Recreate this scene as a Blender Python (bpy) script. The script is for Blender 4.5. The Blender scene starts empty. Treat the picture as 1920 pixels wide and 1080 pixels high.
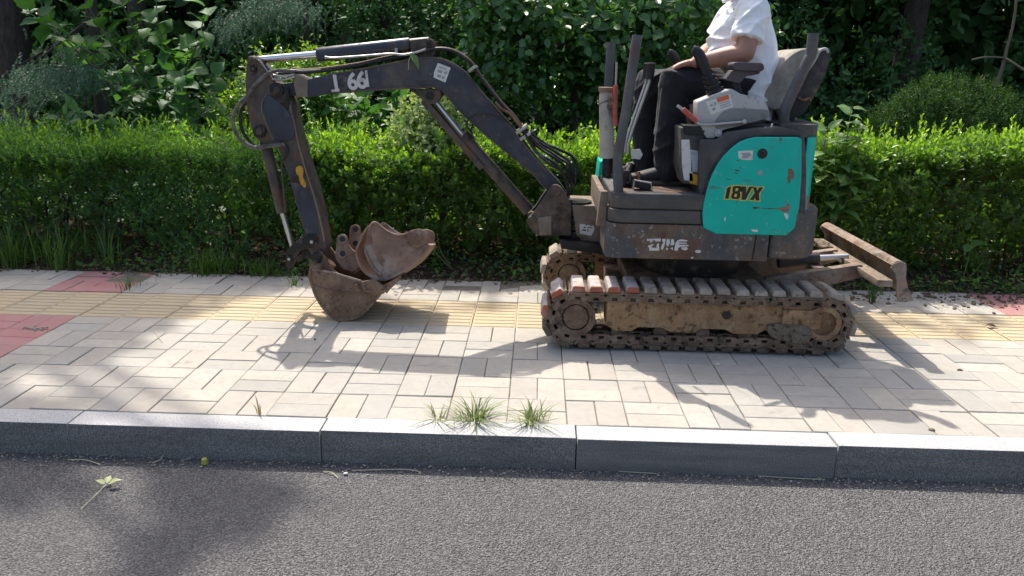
import bpy, bmesh, math, random
import numpy as np
from mathutils import Vector, Matrix

random.seed(7)
RNG = np.random.default_rng(11)
SC = bpy.context.scene
COL = SC.collection
rad = math.radians

# ------------------------------------------------------------------ camera
# World frame: X runs along the kerb, Y goes from the kerb towards the hedge, Z is up, Z = 0 is the top of the pavers.
cam_d = bpy.data.cameras.new('camera'); cam = bpy.data.objects.new('camera', cam_d); COL.objects.link(cam)
cam_d.sensor_width = 36.0; cam_d.lens = 28.106; cam_d.clip_start = 0.05; cam_d.clip_end = 1500
_r = Vector((0.999314, 0.032801, 0.017191)); _d = Vector((0.025283, -0.265097, -0.963890)); _f = Vector((-0.027059, 0.963664, -0.265744))
cam.matrix_world = Matrix(((_r.x, -_d.x, -_f.x, 0.5729), (_r.y, -_d.y, -_f.y, -2.9004), (_r.z, -_d.z, -_f.z, 1.3522), (0, 0, 0, 1)))
SC.camera = cam

# ------------------------------------------------------------------ sky, sun, exposure
SUN_EL, SUN_AZ = 56.0, -24.0            # azimuth from +Y, negative = towards -X
LDIR = Vector((math.sin(rad(SUN_AZ)) * math.cos(rad(SUN_EL)), math.cos(rad(SUN_AZ)) * math.cos(rad(SUN_EL)), math.sin(rad(SUN_EL))))
W = bpy.data.worlds.new('World'); SC.world = W; W.use_nodes = True
wn = W.node_tree; wn.nodes.clear()
sky = wn.nodes.new('ShaderNodeTexSky'); sky.sky_type = 'NISHITA'; sky.sun_disc = False
sky.sun_elevation = rad(SUN_EL); sky.sun_rotation = rad(SUN_AZ); sky.air_density = 0.9; sky.dust_density = 4.5; sky.ozone_density = 1.0
bg = wn.nodes.new('ShaderNodeBackground'); bg.inputs['Strength'].default_value = 0.15
wo = wn.nodes.new('ShaderNodeOutputWorld')
wn.links.new(sky.outputs[0], bg.inputs[0]); wn.links.new(bg.outputs[0], wo.inputs[0])
sun_d = bpy.data.lights.new('sun', 'SUN'); sun_d.energy = 3.2; sun_d.angle = rad(0.55); sun_d.color = (1.0, 0.955, 0.88)
sun = bpy.data.objects.new('sun', sun_d); COL.objects.link(sun); sun.location = LDIR * 30
sun.rotation_euler = LDIR.to_track_quat('Z', 'Y').to_euler()
SC.view_settings.view_transform = 'Standard'; SC.view_settings.look = 'None'; SC.view_settings.gamma = 1.0
SC.view_settings.use_curve_mapping = False; SC.view_settings.exposure = 0.85
SC.render.engine = 'CYCLES'
SC.cycles.max_bounces = 7; SC.cycles.diffuse_bounces = 4; SC.cycles.glossy_bounces = 3; SC.cycles.transmission_bounces = 4; SC.cycles.transparent_max_bounces = 6
SC.cycles.caustics_reflective = False; SC.cycles.caustics_refractive = False

# ------------------------------------------------------------------ materials
def s2l(c):
    return tuple(((v / 255.0) / 12.92 if v / 255.0 <= 0.04045 else ((v / 255.0 + 0.055) / 1.055) ** 2.4) for v in c)

class NT:
    """Small wrapper: a material's node tree with short calls."""
    def __init__(self, name):
        self.m = bpy.data.materials.new(name); self.m.use_nodes = True
        self.t = self.m.node_tree; self.t.nodes.clear()
        self.out = self.t.nodes.new('ShaderNodeOutputMaterial')
        self.pos = None
    def n(self, typ, **kw):
        nd = self.t.nodes.new(typ)
        for k, v in kw.items():
            if hasattr(nd, k): setattr(nd, k, v)
            else: nd.inputs[k].default_value = v
        return nd
    def l(self, a, b): self.t.links.new(a, b)
    def vec(self, scale=(1, 1, 1), per_object=False):
        if self.pos is None:
            self.pos = self.n('ShaderNodeNewGeometry').outputs['Position']
        src = self.pos
        mp = self.n('ShaderNodeMapping'); mp.inputs['Scale'].default_value = scale
        self.l(src, mp.inputs['Vector'])
        return mp.outputs[0]
    def noise(self, scale, detail=4, rough=0.6, stretch=(1, 1, 1), dist=0.0):
        nz = self.n('ShaderNodeTexNoise'); nz.inputs['Scale'].default_value = scale; nz.inputs['Detail'].default_value = detail
        nz.inputs['Roughness'].default_value = rough; nz.inputs['Distortion'].default_value = dist
        self.l(self.vec(stretch), nz.inputs['Vector'])
        return nz.outputs['Fac']
    def ramp(self, fac, lo, hi, a=0.0, b=1.0):
        mr = self.n('ShaderNodeMapRange'); mr.inputs['From Min'].default_value = lo; mr.inputs['From Max'].default_value = hi
        mr.inputs['To Min'].default_value = a; mr.inputs['To Max'].default_value = b
        self.l(fac, mr.inputs['Value']); return mr.outputs[0]
    def mix(self, fac, a, b, mode='MIX'):
        mx = self.n('ShaderNodeMix'); mx.data_type = 'RGBA'; mx.blend_type = mode
        for sock, v in ((0, fac), (6, a), (7, b)):
            if hasattr(v, 'is_linked') or isinstance(v, bpy.types.NodeSocket): self.l(v, mx.inputs[sock])
            elif sock == 0: mx.inputs[0].default_value = v
            else: mx.inputs[sock].default_value = (*v, 1) if len(v) == 3 else v
        return mx.outputs[2]
    def math(self, op, a, b=0.0):
        mt = self.n('ShaderNodeMath'); mt.operation = op
        for i, v in enumerate((a, b)):
            if isinstance(v, bpy.types.NodeSocket): self.l(v, mt.inputs[i])
            else: mt.inputs[i].default_value = v
        return mt.outputs[0]
    def bump(self, h, strength=0.3, dist=0.01, prev=None):
        b = self.n('ShaderNodeBump'); b.inputs['Strength'].default_value = strength; b.inputs['Distance'].default_value = dist
        self.l(h, b.inputs['Height'])
        if prev is not None: self.l(prev, b.inputs['Normal'])
        return b.outputs[0]
    def finish(self, color, rough=0.6, metal=0.0, normal=None, spec=0.5, **kw):
        p = self.n('ShaderNodeBsdfPrincipled')
        for k, v in (('Base Color', color), ('Roughness', rough), ('Metallic', metal)):
            if isinstance(v, bpy.types.NodeSocket): self.l(v, p.inputs[k])
            else: p.inputs[k].default_value = (*v, 1) if k == 'Base Color' else v
        p.inputs['Specular IOR Level'].default_value = spec
        for k, v in kw.items(): p.inputs[k].default_value = v
        if normal is not None: self.l(normal, p.inputs['Normal'])
        self.l(p.outputs[0], self.out.inputs[0])
        return self.m

def worn(name, base, layers=(), rough=0.5, metal=0.0, var=0.25, bump=0.15, bdist=0.004, bscale=60, spec=0.32):
    """Paint, metal or plastic with noise-shaped layers of dirt, rust and scuffs: layers = (colour, scale, lo, hi, stretch, amount)."""
    t = NT(name)
    c = t.mix(t.ramp(t.noise(9, 5), 0.3, 0.7), tuple(v * (1 - var) for v in base), tuple(min(1, v * (1 + var)) for v in base))
    rsock = rough; h = t.noise(bscale, 5, 0.7)
    mask_sum = None
    for col, sc, lo, hi, st, amt in layers:
        k = t.math('MULTIPLY', t.ramp(t.noise(sc, 8, 0.68, st), 0.5 + (lo - 0.5) * 0.6 - 0.01, 0.5 + (hi - 0.5) * 0.6), amt)
        c2 = t.mix(t.ramp(t.noise(sc * 7, 3), 0.3, 0.7), tuple(v * 0.72 for v in col), tuple(min(1, v * 1.25) for v in col))
        c = t.mix(k, c, c2)
        mask_sum = k if mask_sum is None else t.math('MAXIMUM', mask_sum, k)
    if mask_sum is not None:
        rsock = t.ramp(mask_sum, 0, 1, rough, 0.9)
        h = t.math('ADD', h, t.math('MULTIPLY', mask_sum, 1.2))
    return t.finish(c, rsock, metal, t.bump(h, bump, bdist), spec)

def plain(name, col, rough=0.6, metal=0.0, var=0.15, scale=30, bump=0.1, spec=0.5):
    t = NT(name)
    c = t.mix(t.noise(scale, 4), tuple(v * (1 - var) for v in col), tuple(min(1, v * (1 + var)) for v in col))
    return t.finish(c, rough, metal, t.bump(t.noise(scale * 6, 3), bump, 0.002), spec)

def leafmat(name, cols, trans, tmix=0.38, rough=0.38, spec=0.5, vein=False, pos=None):
    """Leaf: colour picked per leaf from its own value, light passing through from behind."""
    t = NT(name)
    at = t.n('ShaderNodeAttribute'); at.attribute_name = 'rnd'
    oi = t.n('ShaderNodeObjectInfo')
    f = t.math('FRACT', t.math('ADD', at.outputs['Fac'], t.math('MULTIPLY', oi.outputs['Random'], 0.999 if vein else 0.0)))
    cr = t.n('ShaderNodeValToRGB'); el = cr.color_ramp.elements
    for i, c in enumerate(cols):
        p = i / (len(cols) - 1) if pos is None else pos[i]
        e = el[i] if i < 2 else el.new(p)
        e.position = p; e.color = (*c, 1)
    t.l(f, cr.inputs[0])
    col = cr.outputs[0]
    col = t.mix(t.ramp(t.noise(45, 3), 0.35, 0.75, 0, 0.35), col, tuple(c * 0.55 for c in cols[0]))
    p = t.n('ShaderNodeBsdfPrincipled'); t.l(col, p.inputs['Base Color']); p.inputs['Roughness'].default_value = rough; p.inputs['Specular IOR Level'].default_value = spec
    tr = t.n('ShaderNodeBsdfTranslucent'); t.l(t.mix(1.0, col, trans, 'MULTIPLY'), tr.inputs['Color'])
    if vein:
        nb = t.bump(t.noise(70, 2, 0.5, (1, 1, 1)), 0.25, 0.004); t.l(nb, p.inputs['Normal'])
    ms = t.n('ShaderNodeMixShader'); ms.inputs[0].default_value = tmix
    t.l(p.outputs[0], ms.inputs[1]); t.l(tr.outputs[0], ms.inputs[2]); t.l(ms.outputs[0], t.out.inputs[0])
    return t.m

RUST = (0.135, 0.062, 0.034); RUST_D = (0.07, 0.034, 0.022); DUST = (0.25, 0.20, 0.15); MUD = (0.17, 0.125, 0.085); SOOT = (0.018, 0.017, 0.017)
ONE = (1, 1, 1); STREAK = (1, 1, 0.18); SCR = (0.16, 1, 1)
M = {}
M['boom'] = worn('slate_boom_paint', (0.038, 0.043, 0.056), [(DUST, 3.2, 0.60, 0.9, ONE, 0.35), (RUST_D, 9, 0.66, 0.78, ONE, 0.6), (MUD, 6, 0.60, 0.8, (0.5, 1, 1), 0.6), (DUST, 40, 0.70, 0.82, ONE, 0.5)], 0.42)
M['arm'] = worn('dusty_arm_paint', (0.055, 0.050, 0.047), [(MUD, 4, 0.36, 0.70, (1, 1, 0.4), 0.85), (RUST, 11, 0.58, 0.72, ONE, 0.7), (SOOT, 6, 0.6, 0.75, ONE, 0.7)], 0.55)
M['pivot'] = worn('greasy_pivot_steel', (0.055, 0.048, 0.042), [(MUD, 5, 0.45, 0.7, ONE, 0.7), (SOOT, 8, 0.5, 0.7, ONE, 0.8), (RUST, 15, 0.6, 0.72, ONE, 0.5)], 0.6)
M['grease'] = worn('black_grease', (0.016, 0.014, 0.013), [(MUD, 14, 0.58, 0.75, ONE, 0.5)], 0.45)
M['beige'] = worn('dusty_beige_steel', (0.20, 0.165, 0.13), [(MUD, 4, 0.45, 0.7, ONE, 0.6), (RUST, 12, 0.58, 0.72, ONE, 0.6), (SOOT, 7, 0.62, 0.75, ONE, 0.5)], 0.75)
M['skirt'] = worn('dark_skirt_paint', (0.062, 0.065, 0.067), [(RUST, 3.0, 0.47, 0.66, ONE, 0.85), (MUD, 7, 0.50, 0.75, (1, 1, 0.5), 0.7), ((0.3, 0.29, 0.27), 38, 0.68, 0.74, ONE, 0.7)], 0.48, bump=0.25)
M['cover'] = worn('black_plastic_cover', (0.062, 0.063, 0.063), [(MUD, 5, 0.48, 0.8, SCR, 0.5), ((0.2, 0.19, 0.18), 45, 0.66, 0.76, SCR, 0.5)], 0.55, bump=0.3, bscale=140)
M['engine'] = worn('grey_engine_cover', (0.060, 0.058, 0.057), [(DUST, 3, 0.5, 0.85, ONE, 0.45), (SOOT, 8, 0.62, 0.76, ONE, 0.5)], 0.6)
M['teal'] = worn('teal_panel_paint', (0.004, 0.44, 0.335), [((0.05, 0.22, 0.19), 6, 0.58, 0.8, STREAK, 0.35), ((0.10, 0.11, 0.10), 24, 0.68, 0.76, (0.3, 1, 1.0), 0.6), ((0.17, 0.065, 0.035), 14, 0.755, 0.79, (1, 1, 0.5), 0.9), ((0.45, 0.46, 0.44), 40, 0.75, 0.79, ONE, 0.7)], 0.36, var=0.07, bump=0.08, bscale=20)
M['rust'] = worn('rusty_bucket_steel', (0.185, 0.118, 0.078), [((0.31, 0.20, 0.13), 7, 0.5, 0.78, ONE, 0.7), (RUST_D, 4, 0.55, 0.75, ONE, 0.7), ((0.33, 0.27, 0.21), 26, 0.62, 0.8, ONE, 0.6), ((0.05, 0.035, 0.028), 50, 0.6, 0.75, ONE, 0.6)], 0.72, bump=0.5, bdist=0.006, bscale=45, spec=0.3)
M['rust2'] = worn('red_rust_bucket_steel', (0.245, 0.152, 0.108), [((0.37, 0.325, 0.28), 5, 0.50, 0.72, ONE, 0.8), (RUST_D, 8, 0.55, 0.72, ONE, 0.6), ((0.20, 0.12, 0.07), 16, 0.55, 0.7, ONE, 0.5)], 0.6, bump=0.4, bdist=0.005, bscale=50)
M['track'] = worn('rusty_track_steel', (0.150, 0.098, 0.068), [((0.24, 0.18, 0.125), 9, 0.45, 0.7, ONE, 0.8), (SOOT, 13, 0.58, 0.72, ONE, 0.7)], 0.8, bump=0.6, bdist=0.006, bscale=70, spec=0.25)
M['frame'] = worn('mud_caked_track_frame', (0.35, 0.215, 0.115), [((0.45, 0.33, 0.20), 14, 0.5, 0.72, (1, 1, 0.5), 0.7), (RUST, 4, 0.55, 0.72, ONE, 0.6), ((0.07, 0.05, 0.035), 30, 0.6, 0.75, ONE, 0.7)], 0.92, bump=0.8, bdist=0.008, bscale=55, spec=0.15)
M['rustpale'] = worn('worn_or_sunlit_steel', (0.27, 0.215, 0.175), [(RUST, 12, 0.42, 0.66, ONE, 0.85)], 0.6, bump=0.3)
M['padmud'] = worn('muddy_rubber_pad', (0.15, 0.115, 0.085), [((0.26, 0.20, 0.15), 12, 0.5, 0.75, ONE, 0.7), (SOOT, 20, 0.6, 0.75, ONE, 0.6)], 0.95, bump=0.8, bdist=0.008, bscale=50, spec=0.15)
M['pad'] = worn('dusty_rubber_pad', (0.29, 0.245, 0.195), [((0.42, 0.365, 0.30), 9, 0.45, 0.75, ONE, 0.8), ((0.08, 0.07, 0.065), 20, 0.6, 0.75, ONE, 0.6)], 0.9, bump=0.6, bdist=0.006, bscale=50, spec=0.2)
M['padlit'] = worn('sunlit_dusty_pad', (0.46, 0.40, 0.36), [((0.33, 0.27, 0.24), 16, 0.5, 0.75, ONE, 0.6)], 0.9, bump=0.6, bdist=0.006, bscale=50, spec=0.2)  # lighter dusty pad, sun on the left-hand tops put into its colour
M['padred'] = worn('red_dust_rubber_pad', (0.36, 0.12, 0.07), [((0.40, 0.26, 0.20), 9, 0.52, 0.7, ONE, 0.7)], 0.9, bump=0.6, bdist=0.006, bscale=50, spec=0.2)
M['mud'] = worn('dried_mud', (0.21, 0.165, 0.12), [((0.33, 0.27, 0.21), 16, 0.5, 0.75, ONE, 0.7), ((0.08, 0.06, 0.04), 35, 0.58, 0.72, ONE, 0.7)], 0.95, bump=1.0, bdist=0.01, bscale=45, spec=0.1)
M['blade'] = worn('dusty_blade_steel', (0.26, 0.195, 0.145), [((0.38, 0.33, 0.28), 12, 0.5, 0.75, ONE, 0.6), (RUST, 7, 0.55, 0.7, ONE, 0.55), ((0.07, 0.06, 0.055), 16, 0.62, 0.75, ONE, 0.7)], 0.8, bump=0.6, bdist=0.006)
M['chrome'] = plain('chrome_rod', (0.72, 0.72, 0.72), 0.16, 1.0, 0.05)
M['rod'] = plain('dull_rod', (0.62, 0.61, 0.58), 0.35, 0.9, 0.1)
M['cyl'] = worn('slate_cylinder_paint', (0.040, 0.046, 0.060), [(DUST, 6, 0.6, 0.8, ONE, 0.4), (SOOT, 9, 0.66, 0.75, ONE, 0.5)], 0.32, bump=0.05)
M['hose'] = worn('black_rubber_hose', (0.020, 0.020, 0.021), [(DUST, 18, 0.58, 0.8, ONE, 0.2)], 0.42)
M['hosebrown'] = worn('sunburnt_hose', (0.16, 0.075, 0.045), [(DUST, 18, 0.5, 0.75, ONE, 0.5)], 0.7)
M['wrap'] = worn('spiral_hose_wrap', (0.16, 0.15, 0.135), [(SOOT, 25, 0.5, 0.7, ONE, 0.6)], 0.7, bump=0.6, bscale=120)
M['post'] = worn('grey_post_paint', (0.080, 0.083, 0.086), [(DUST, 5, 0.55, 0.8, STREAK, 0.5), (RUST, 7, 0.62, 0.72, ONE, 0.6)], 0.45)
M['console'] = worn('light_grey_console', (0.42, 0.42, 0.40), [((0.24, 0.23, 0.21), 6, 0.55, 0.8, ONE, 0.45), ((0.2, 0.16, 0.12), 30, 0.66, 0.76, ONE, 0.5)], 0.5, var=0.06)
M['console2'] = worn('mid_grey_console_inset', (0.20, 0.20, 0.195), [((0.30, 0.29, 0.27), 8, 0.55, 0.8, ONE, 0.4), ((0.10, 0.09, 0.08), 30, 0.62, 0.76, ONE, 0.5)], 0.6, var=0.08)
M['rubber'] = worn('black_rubber', (0.016, 0.016, 0.017), [(DUST, 12, 0.6, 0.85, ONE, 0.2)], 0.42)
M['armpad'] = worn('grey_plum_armrest', (0.075, 0.062, 0.068), [(DUST, 12, 0.58, 0.85, ONE, 0.3)], 0.55)
M['seat'] = worn('dusty_seat_cloth', (0.33, 0.31, 0.265), [((0.10, 0.095, 0.09), 5, 0.5, 0.75, ONE, 0.6), (DUST, 12, 0.5, 0.8, ONE, 0.5)], 0.92, bump=0.4, bscale=160, spec=0.15)
M['seatshell'] = worn('black_seat_shell', (0.030, 0.030, 0.032), [(DUST, 7, 0.55, 0.8, ONE, 0.4)], 0.55)
M['canister'] = worn('grimy_white_canister', (0.36, 0.34, 0.29), [((0.20, 0.16, 0.11), 7, 0.48, 0.75, STREAK, 0.6), (RUST, 18, 0.62, 0.73, ONE, 0.6)], 0.6)
M['redplastic'] = worn('faded_red_plastic', (0.42, 0.09, 0.065), [((0.35, 0.22, 0.17), 9, 0.5, 0.75, ONE, 0.6)], 0.55)
M['metal'] = plain('bare_metal', (0.42, 0.41, 0.39), 0.38, 0.85, 0.15)
M['paper'] = worn('white_label', (0.62, 0.62, 0.58), [((0.35, 0.33, 0.30), 30, 0.56, 0.72, ONE, 0.5)], 0.6, var=0.04, bump=0.05)
M['paperblue'] = worn('pale_blue_label', (0.36, 0.42, 0.46), [((0.2, 0.19, 0.18), 40, 0.52, 0.68, SCR, 0.6)], 0.6, var=0.05, bump=0.05)
M['yellowlabel'] = worn('yellow_label', (0.55, 0.30, 0.03), [((0.16, 0.12, 0.08), 35, 0.55, 0.7, ONE, 0.6)], 0.6)
M['orange'] = plain('orange_label', (0.62, 0.13, 0.03), 0.6)
M['ink'] = plain('dark_ink', (0.05, 0.05, 0.05), 0.7)
M['greyink'] = plain('grey_ink', (0.30, 0.30, 0.30), 0.7)
M['black'] = plain('black_print', (0.012, 0.011, 0.010), 0.5)
M['yellowprint'] = plain('yellow_print', (0.62, 0.50, 0.05), 0.55)
M['whitepaint'] = worn('stencil_white_paint', (0.60, 0.57, 0.53), [((0.30, 0.26, 0.22), 22, 0.55, 0.75, ONE, 0.6)], 0.75, var=0.05)
M['ghostpaint'] = worn('rubbed_out_stencil_paint', (0.085, 0.08, 0.078), [((0.25, 0.24, 0.22), 40, 0.55, 0.7, ONE, 0.8)], 0.7)

# ------------------------------------------------------------------ geometry helpers
WLOC = {}                                 # world location of every object that may be a parent (no parent is rotated)

def tag(o, label=None, cat=None, group=None, kind=None):
    for k, v in (('label', label), ('category', cat), ('group', group), ('kind', kind)):
        if v: o[k] = v
    return o

def thing(name, loc, label=None, cat=None, group=None, kind=None, parent=None):
    o = bpy.data.objects.new(name, None); COL.objects.link(o); o.empty_display_size = 0.1
    loc = Vector(loc)
    if parent is not None: o.parent = parent; o.location = loc - WLOC[parent.name]
    else: o.location = loc
    WLOC[o.name] = loc
    return tag(o, label, cat, group, kind)

def link_mesh(name, me, m, parent=None, origin=None):
    """Link a mesh given in world coordinates, its origin moved to the middle of its box."""
    n = len(me.vertices); co = np.empty(n * 3, np.float32); me.vertices.foreach_get('co', co); co = co.reshape(-1, 3)
    c = Vector(((co.min(0) + co.max(0)) / 2).tolist()) if origin is None else Vector(origin)
    co -= np.array(c, np.float32); me.vertices.foreach_set('co', co.ravel()); me.update()
    if m is not None and not me.materials: me.materials.append(M[m] if isinstance(m, str) else m)
    o = bpy.data.objects.new(name, me); COL.objects.link(o)
    o.location = c if parent is None else c - WLOC[parent.name]
    if parent is not None: o.parent = parent
    WLOC[o.name] = c
    return o

def finish_bm(bm, name, m, parent=None, bev=0.0, seg=2, ang=32, origin=None):
    if bev > 0:
        bm.normal_update()
        ed = [e for e in bm.edges if len(e.link_faces) == 2 and e.calc_face_angle(0) > rad(25)]
        bmesh.ops.bevel(bm, geom=ed, offset=bev, segments=seg, profile=0.6, affect='EDGES', clamp_overlap=True)
    bmesh.ops.recalc_face_normals(bm, faces=bm.faces)
    me = bpy.data.meshes.new(name); bm.to_mesh(me); bm.free()
    me.polygons.foreach_set('use_smooth', [True] * len(me.polygons)); me.set_sharp_from_angle(angle=rad(ang))
    return link_mesh(name, me, m, parent, origin)

def bm_prism(bm, poly, y0, y1):
    a = [bm.verts.new((x, y0, z)) for x, z in poly]; b = [bm.verts.new((x, y1, z)) for x, z in poly]
    n = len(poly)
    bm.faces.new(a); bm.faces.new(list(reversed(b)))
    for i in range(n): bm.faces.new((a[i], b[i], b[(i + 1) % n], a[(i + 1) % n]))

def bm_plan(bm, poly, z0, z1, inset=0.0):
    """Extrude a plan outline (x, y) from z0 to z1; inset shrinks the top towards the outline's middle."""
    cx = sum(p[0] for p in poly) / len(poly); cy = sum(p[1] for p in poly) / len(poly)
    a = [bm.verts.new((x, y, z0)) for x, y in poly]
    b = [bm.verts.new((x + (cx - x) * inset, y + (cy - y) * inset, z1)) for x, y in poly]
    n = len(poly)
    bm.faces.new(a); bm.faces.new(list(reversed(b)))
    for i in range(n): bm.faces.new((a[i], b[i], b[(i + 1) % n], a[(i + 1) % n]))

def bm_box(bm, c, s, mat3=None):
    vs = []
    for sx in (-.5, .5):
        for sy in (-.5, .5):
            for sz in (-.5, .5):
                v = Vector((sx * s[0], sy * s[1], sz * s[2]))
                if mat3 is not None: v = mat3 @ v
                vs.append(bm.verts.new(v + Vector(c)))
    for f in ((0, 1, 3, 2), (4, 6, 7, 5), (0, 4, 5, 1), (2, 3, 7, 6), (0, 2, 6, 4), (1, 5, 7, 3)):
        bm.faces.new([vs[i] for i in f])

def frame_of(d):
    d = Vector(d).normalized(); u = Vector((0, 0, 1)) if abs(d.z) < 0.95 else Vector((0, 1, 0))
    s = d.cross(u).normalized(); return s, s.cross(d).normalized()

def bm_rings(bm, rings, cap=True, closed=False):
    prev = None; first = None
    for ring in rings:
        vs = [bm.verts.new(p) for p in ring]; n = len(vs)
        if prev: 
            for i in range(n): bm.faces.new((prev[i], prev[(i + 1) % n], vs[(i + 1) % n], vs[i]))
        else: first = vs
        prev = vs
    if cap:
        bm.faces.new(list(reversed(first))); bm.faces.new(prev)

def bm_cyl(bm, p0, p1, r0, r1=None, seg=20):
    p0 = Vector(p0); p1 = Vector(p1); r1 = r0 if r1 is None else r1
    s, u = frame_of(p1 - p0)
    bm_rings(bm, [[p + (s * math.cos(a) + u * math.sin(a)) * r for a in [2 * math.pi * i / seg for i in range(seg)]] for p, r in ((p0, r0), (p1, r1))])

def catmull(pts, k=6):
    P = [Vector(p) for p in pts]
    if len(P) < 3: return P
    Q = [P[0] * 2 - P[1]] + P + [P[-1] * 2 - P[-2]]; out = []
    for i in range(1, len(Q) - 2):
        for j in range(k):
            t = j / k; a, b, c, d = Q[i - 1], Q[i], Q[i + 1], Q[i + 2]
            out.append(0.5 * ((2 * b) + (c - a) * t + (2 * a - 5 * b + 4 * c - d) * t * t + (3 * b - a - 3 * c + d) * t ** 3))
    out.append(P[-1]); return out

def bm_tube(bm, pts, r, seg=8, k=6, smooth=True, ripple=0.0):
    P = catmull(pts, k) if smooth else [Vector(p) for p in pts]
    n = len(P); rr = r if callable(r) else (lambda t: r)
    d0 = (P[1] - P[0]).normalized(); s, u = frame_of(d0); rings = []
    for i, p in enumerate(P):
        d = (P[min(i + 1, n - 1)] - P[max(i - 1, 0)]).normalized()
        s = (s - d * s.dot(d)).normalized(); u = s.cross(d)
        q = rr(i / (n - 1)) * (1 + (ripple if i % 2 else -ripple))
        rings.append([p + (s * math.cos(2 * math.pi * j / seg) + u * math.sin(2 * math.pi * j / seg)) * q for j in range(seg)])
    bm_rings(bm, rings)

def prism(name, poly, y0, y1, m, parent=None, bev=0.004, seg=2, ang=32):
    bm = bmesh.new(); bm_prism(bm, poly, y0, y1); return finish_bm(bm, name, m, parent, bev, seg, ang)
def plan(name, poly, z0, z1, m, parent=None, bev=0.004, seg=2, inset=0.0):
    bm = bmesh.new(); bm_plan(bm, poly, z0, z1, inset); return finish_bm(bm, name, m, parent, bev, seg)
def box(name, c, s, m, parent=None, bev=0.003, mat3=None, seg=2):
    bm = bmesh.new(); bm_box(bm, c, s, mat3); return finish_bm(bm, name, m, parent, bev, seg)
def cyl(name, p0, p1, r, m, parent=None, r1=None, seg=20, bev=0.0):
    bm = bmesh.new(); bm_cyl(bm, p0, p1, r, r1, seg); return finish_bm(bm, name, m, parent, bev)
def tube(name, pts, r, m, parent=None, seg=8, k=6, smooth=True, ripple=0.0):
    bm = bmesh.new(); bm_tube(bm, pts, r, seg, k, smooth, ripple); return finish_bm(bm, name, m, parent, ang=50)
def ypin(name, x, z, y0, y1, r, m, parent, seg=20, bev=0.003):
    return cyl(name, (x, y0, z), (x, y1, z), r, m, parent, seg=seg, bev=bev)

def arc(cx, cz, r, a0, a1, n):
    return [(cx + r * math.cos(rad(a0 + (a1 - a0) * i / n)), cz + r * math.sin(rad(a0 + (a1 - a0) * i / n))) for i in range(n + 1)]
def smooth2(poly, k=5, closed=True):
    """Round a polygon through its points."""
    P = [Vector((p[0], p[1], 0)) for p in poly]
    if closed: 
        n = len(P); out = []
        for i in range(n):
            a, b, c, d = P[i - 1], P[i], P[(i + 1) % n], P[(i + 2) % n]
            for j in range(k):
                t = j / k
                q = 0.5 * ((2 * b) + (c - a) * t + (2 * a - 5 * b + 4 * c - d) * t * t + (3 * b - a - 3 * c + d) * t ** 3); out.append((q.x, q.y))
        return out
    return [(q.x, q.y) for q in catmull(P, k)]
def fillet(poly, r, n=4):
    """Cut every corner of a polygon with a small arc."""
    P = [Vector(p) for p in poly]; out = []
    for i, b in enumerate(P):
        a, c = P[i - 1], P[(i + 1) % len(P)]
        q = min(r, (a - b).length * .45, (c - b).length * .45)
        s, e = b + (a - b).normalized() * q, b + (c - b).normalized() * q
        for j in range(n + 1):
            t = j / n; out.append(tuple(s * (1 - t) ** 2 + b * 2 * t * (1 - t) + e * t * t))
    return out

def decal(name, poly, y, m, parent, th=0.0016):
    """Paint or a sticker lying on a face that looks towards -Y: a sheet 1.6 mm proud of it."""
    return prism(name, poly, y - th, y + 0.0005, m, parent, bev=0)

def np_mesh(name, V, F, m, parent=None, rnd=None, smooth=True, origin=None):
    """Mesh from numpy arrays: V (n,3), F (m,k) with k = 3 or 4; rnd: one value per face."""
    me = bpy.data.meshes.new(name); k = F.shape[1]
    me.vertices.add(len(V)); me.vertices.foreach_set('co', np.ascontiguousarray(V, np.float32).ravel())
    me.loops.add(F.size); me.loops.foreach_set('vertex_index', np.ascontiguousarray(F, np.int32).ravel())
    me.polygons.add(len(F)); me.polygons.foreach_set('loop_start', np.arange(0, F.size, k, dtype=np.int32))
    me.polygons.foreach_set('use_smooth', np.full(len(F), smooth, bool))
    if rnd is not None:
        a = me.attributes.new('rnd', 'FLOAT', 'FACE'); a.data.foreach_set('value', np.ascontiguousarray(rnd, np.float32))
    me.update(calc_edges=True)
    return link_mesh(name, me, m, parent, origin)

def text(name, body, size, loc, m, parent, shear=0.0, offset=0.0, rot=0.0, sx=1.0, th=0.0008, space=1.0):
    cu = bpy.data.curves.new(name, 'FONT'); cu.body = body; cu.size = size; cu.shear = shear; cu.offset = offset; cu.extrude = th; cu.space_character = space
    cu.resolution_u = 4
    tmp = bpy.data.objects.new('tmp_text', cu); COL.objects.link(tmp)
    dg = bpy.context.evaluated_depsgraph_get(); dg.update()
    me = bpy.data.meshes.new_from_object(tmp.evaluated_get(dg))
    bpy.data.objects.remove(tmp); bpy.data.curves.remove(cu)
    me.name = name; me.materials.clear()
    me.transform(Matrix.Translation(Vector(loc)) @ Matrix.Rotation(-rot, 4, 'Y') @ Matrix.Rotation(rad(90), 4, 'X') @ Matrix.Diagonal((sx, 1, 1, 1)))
    return link_mesh(name, me, m, parent)


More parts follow.
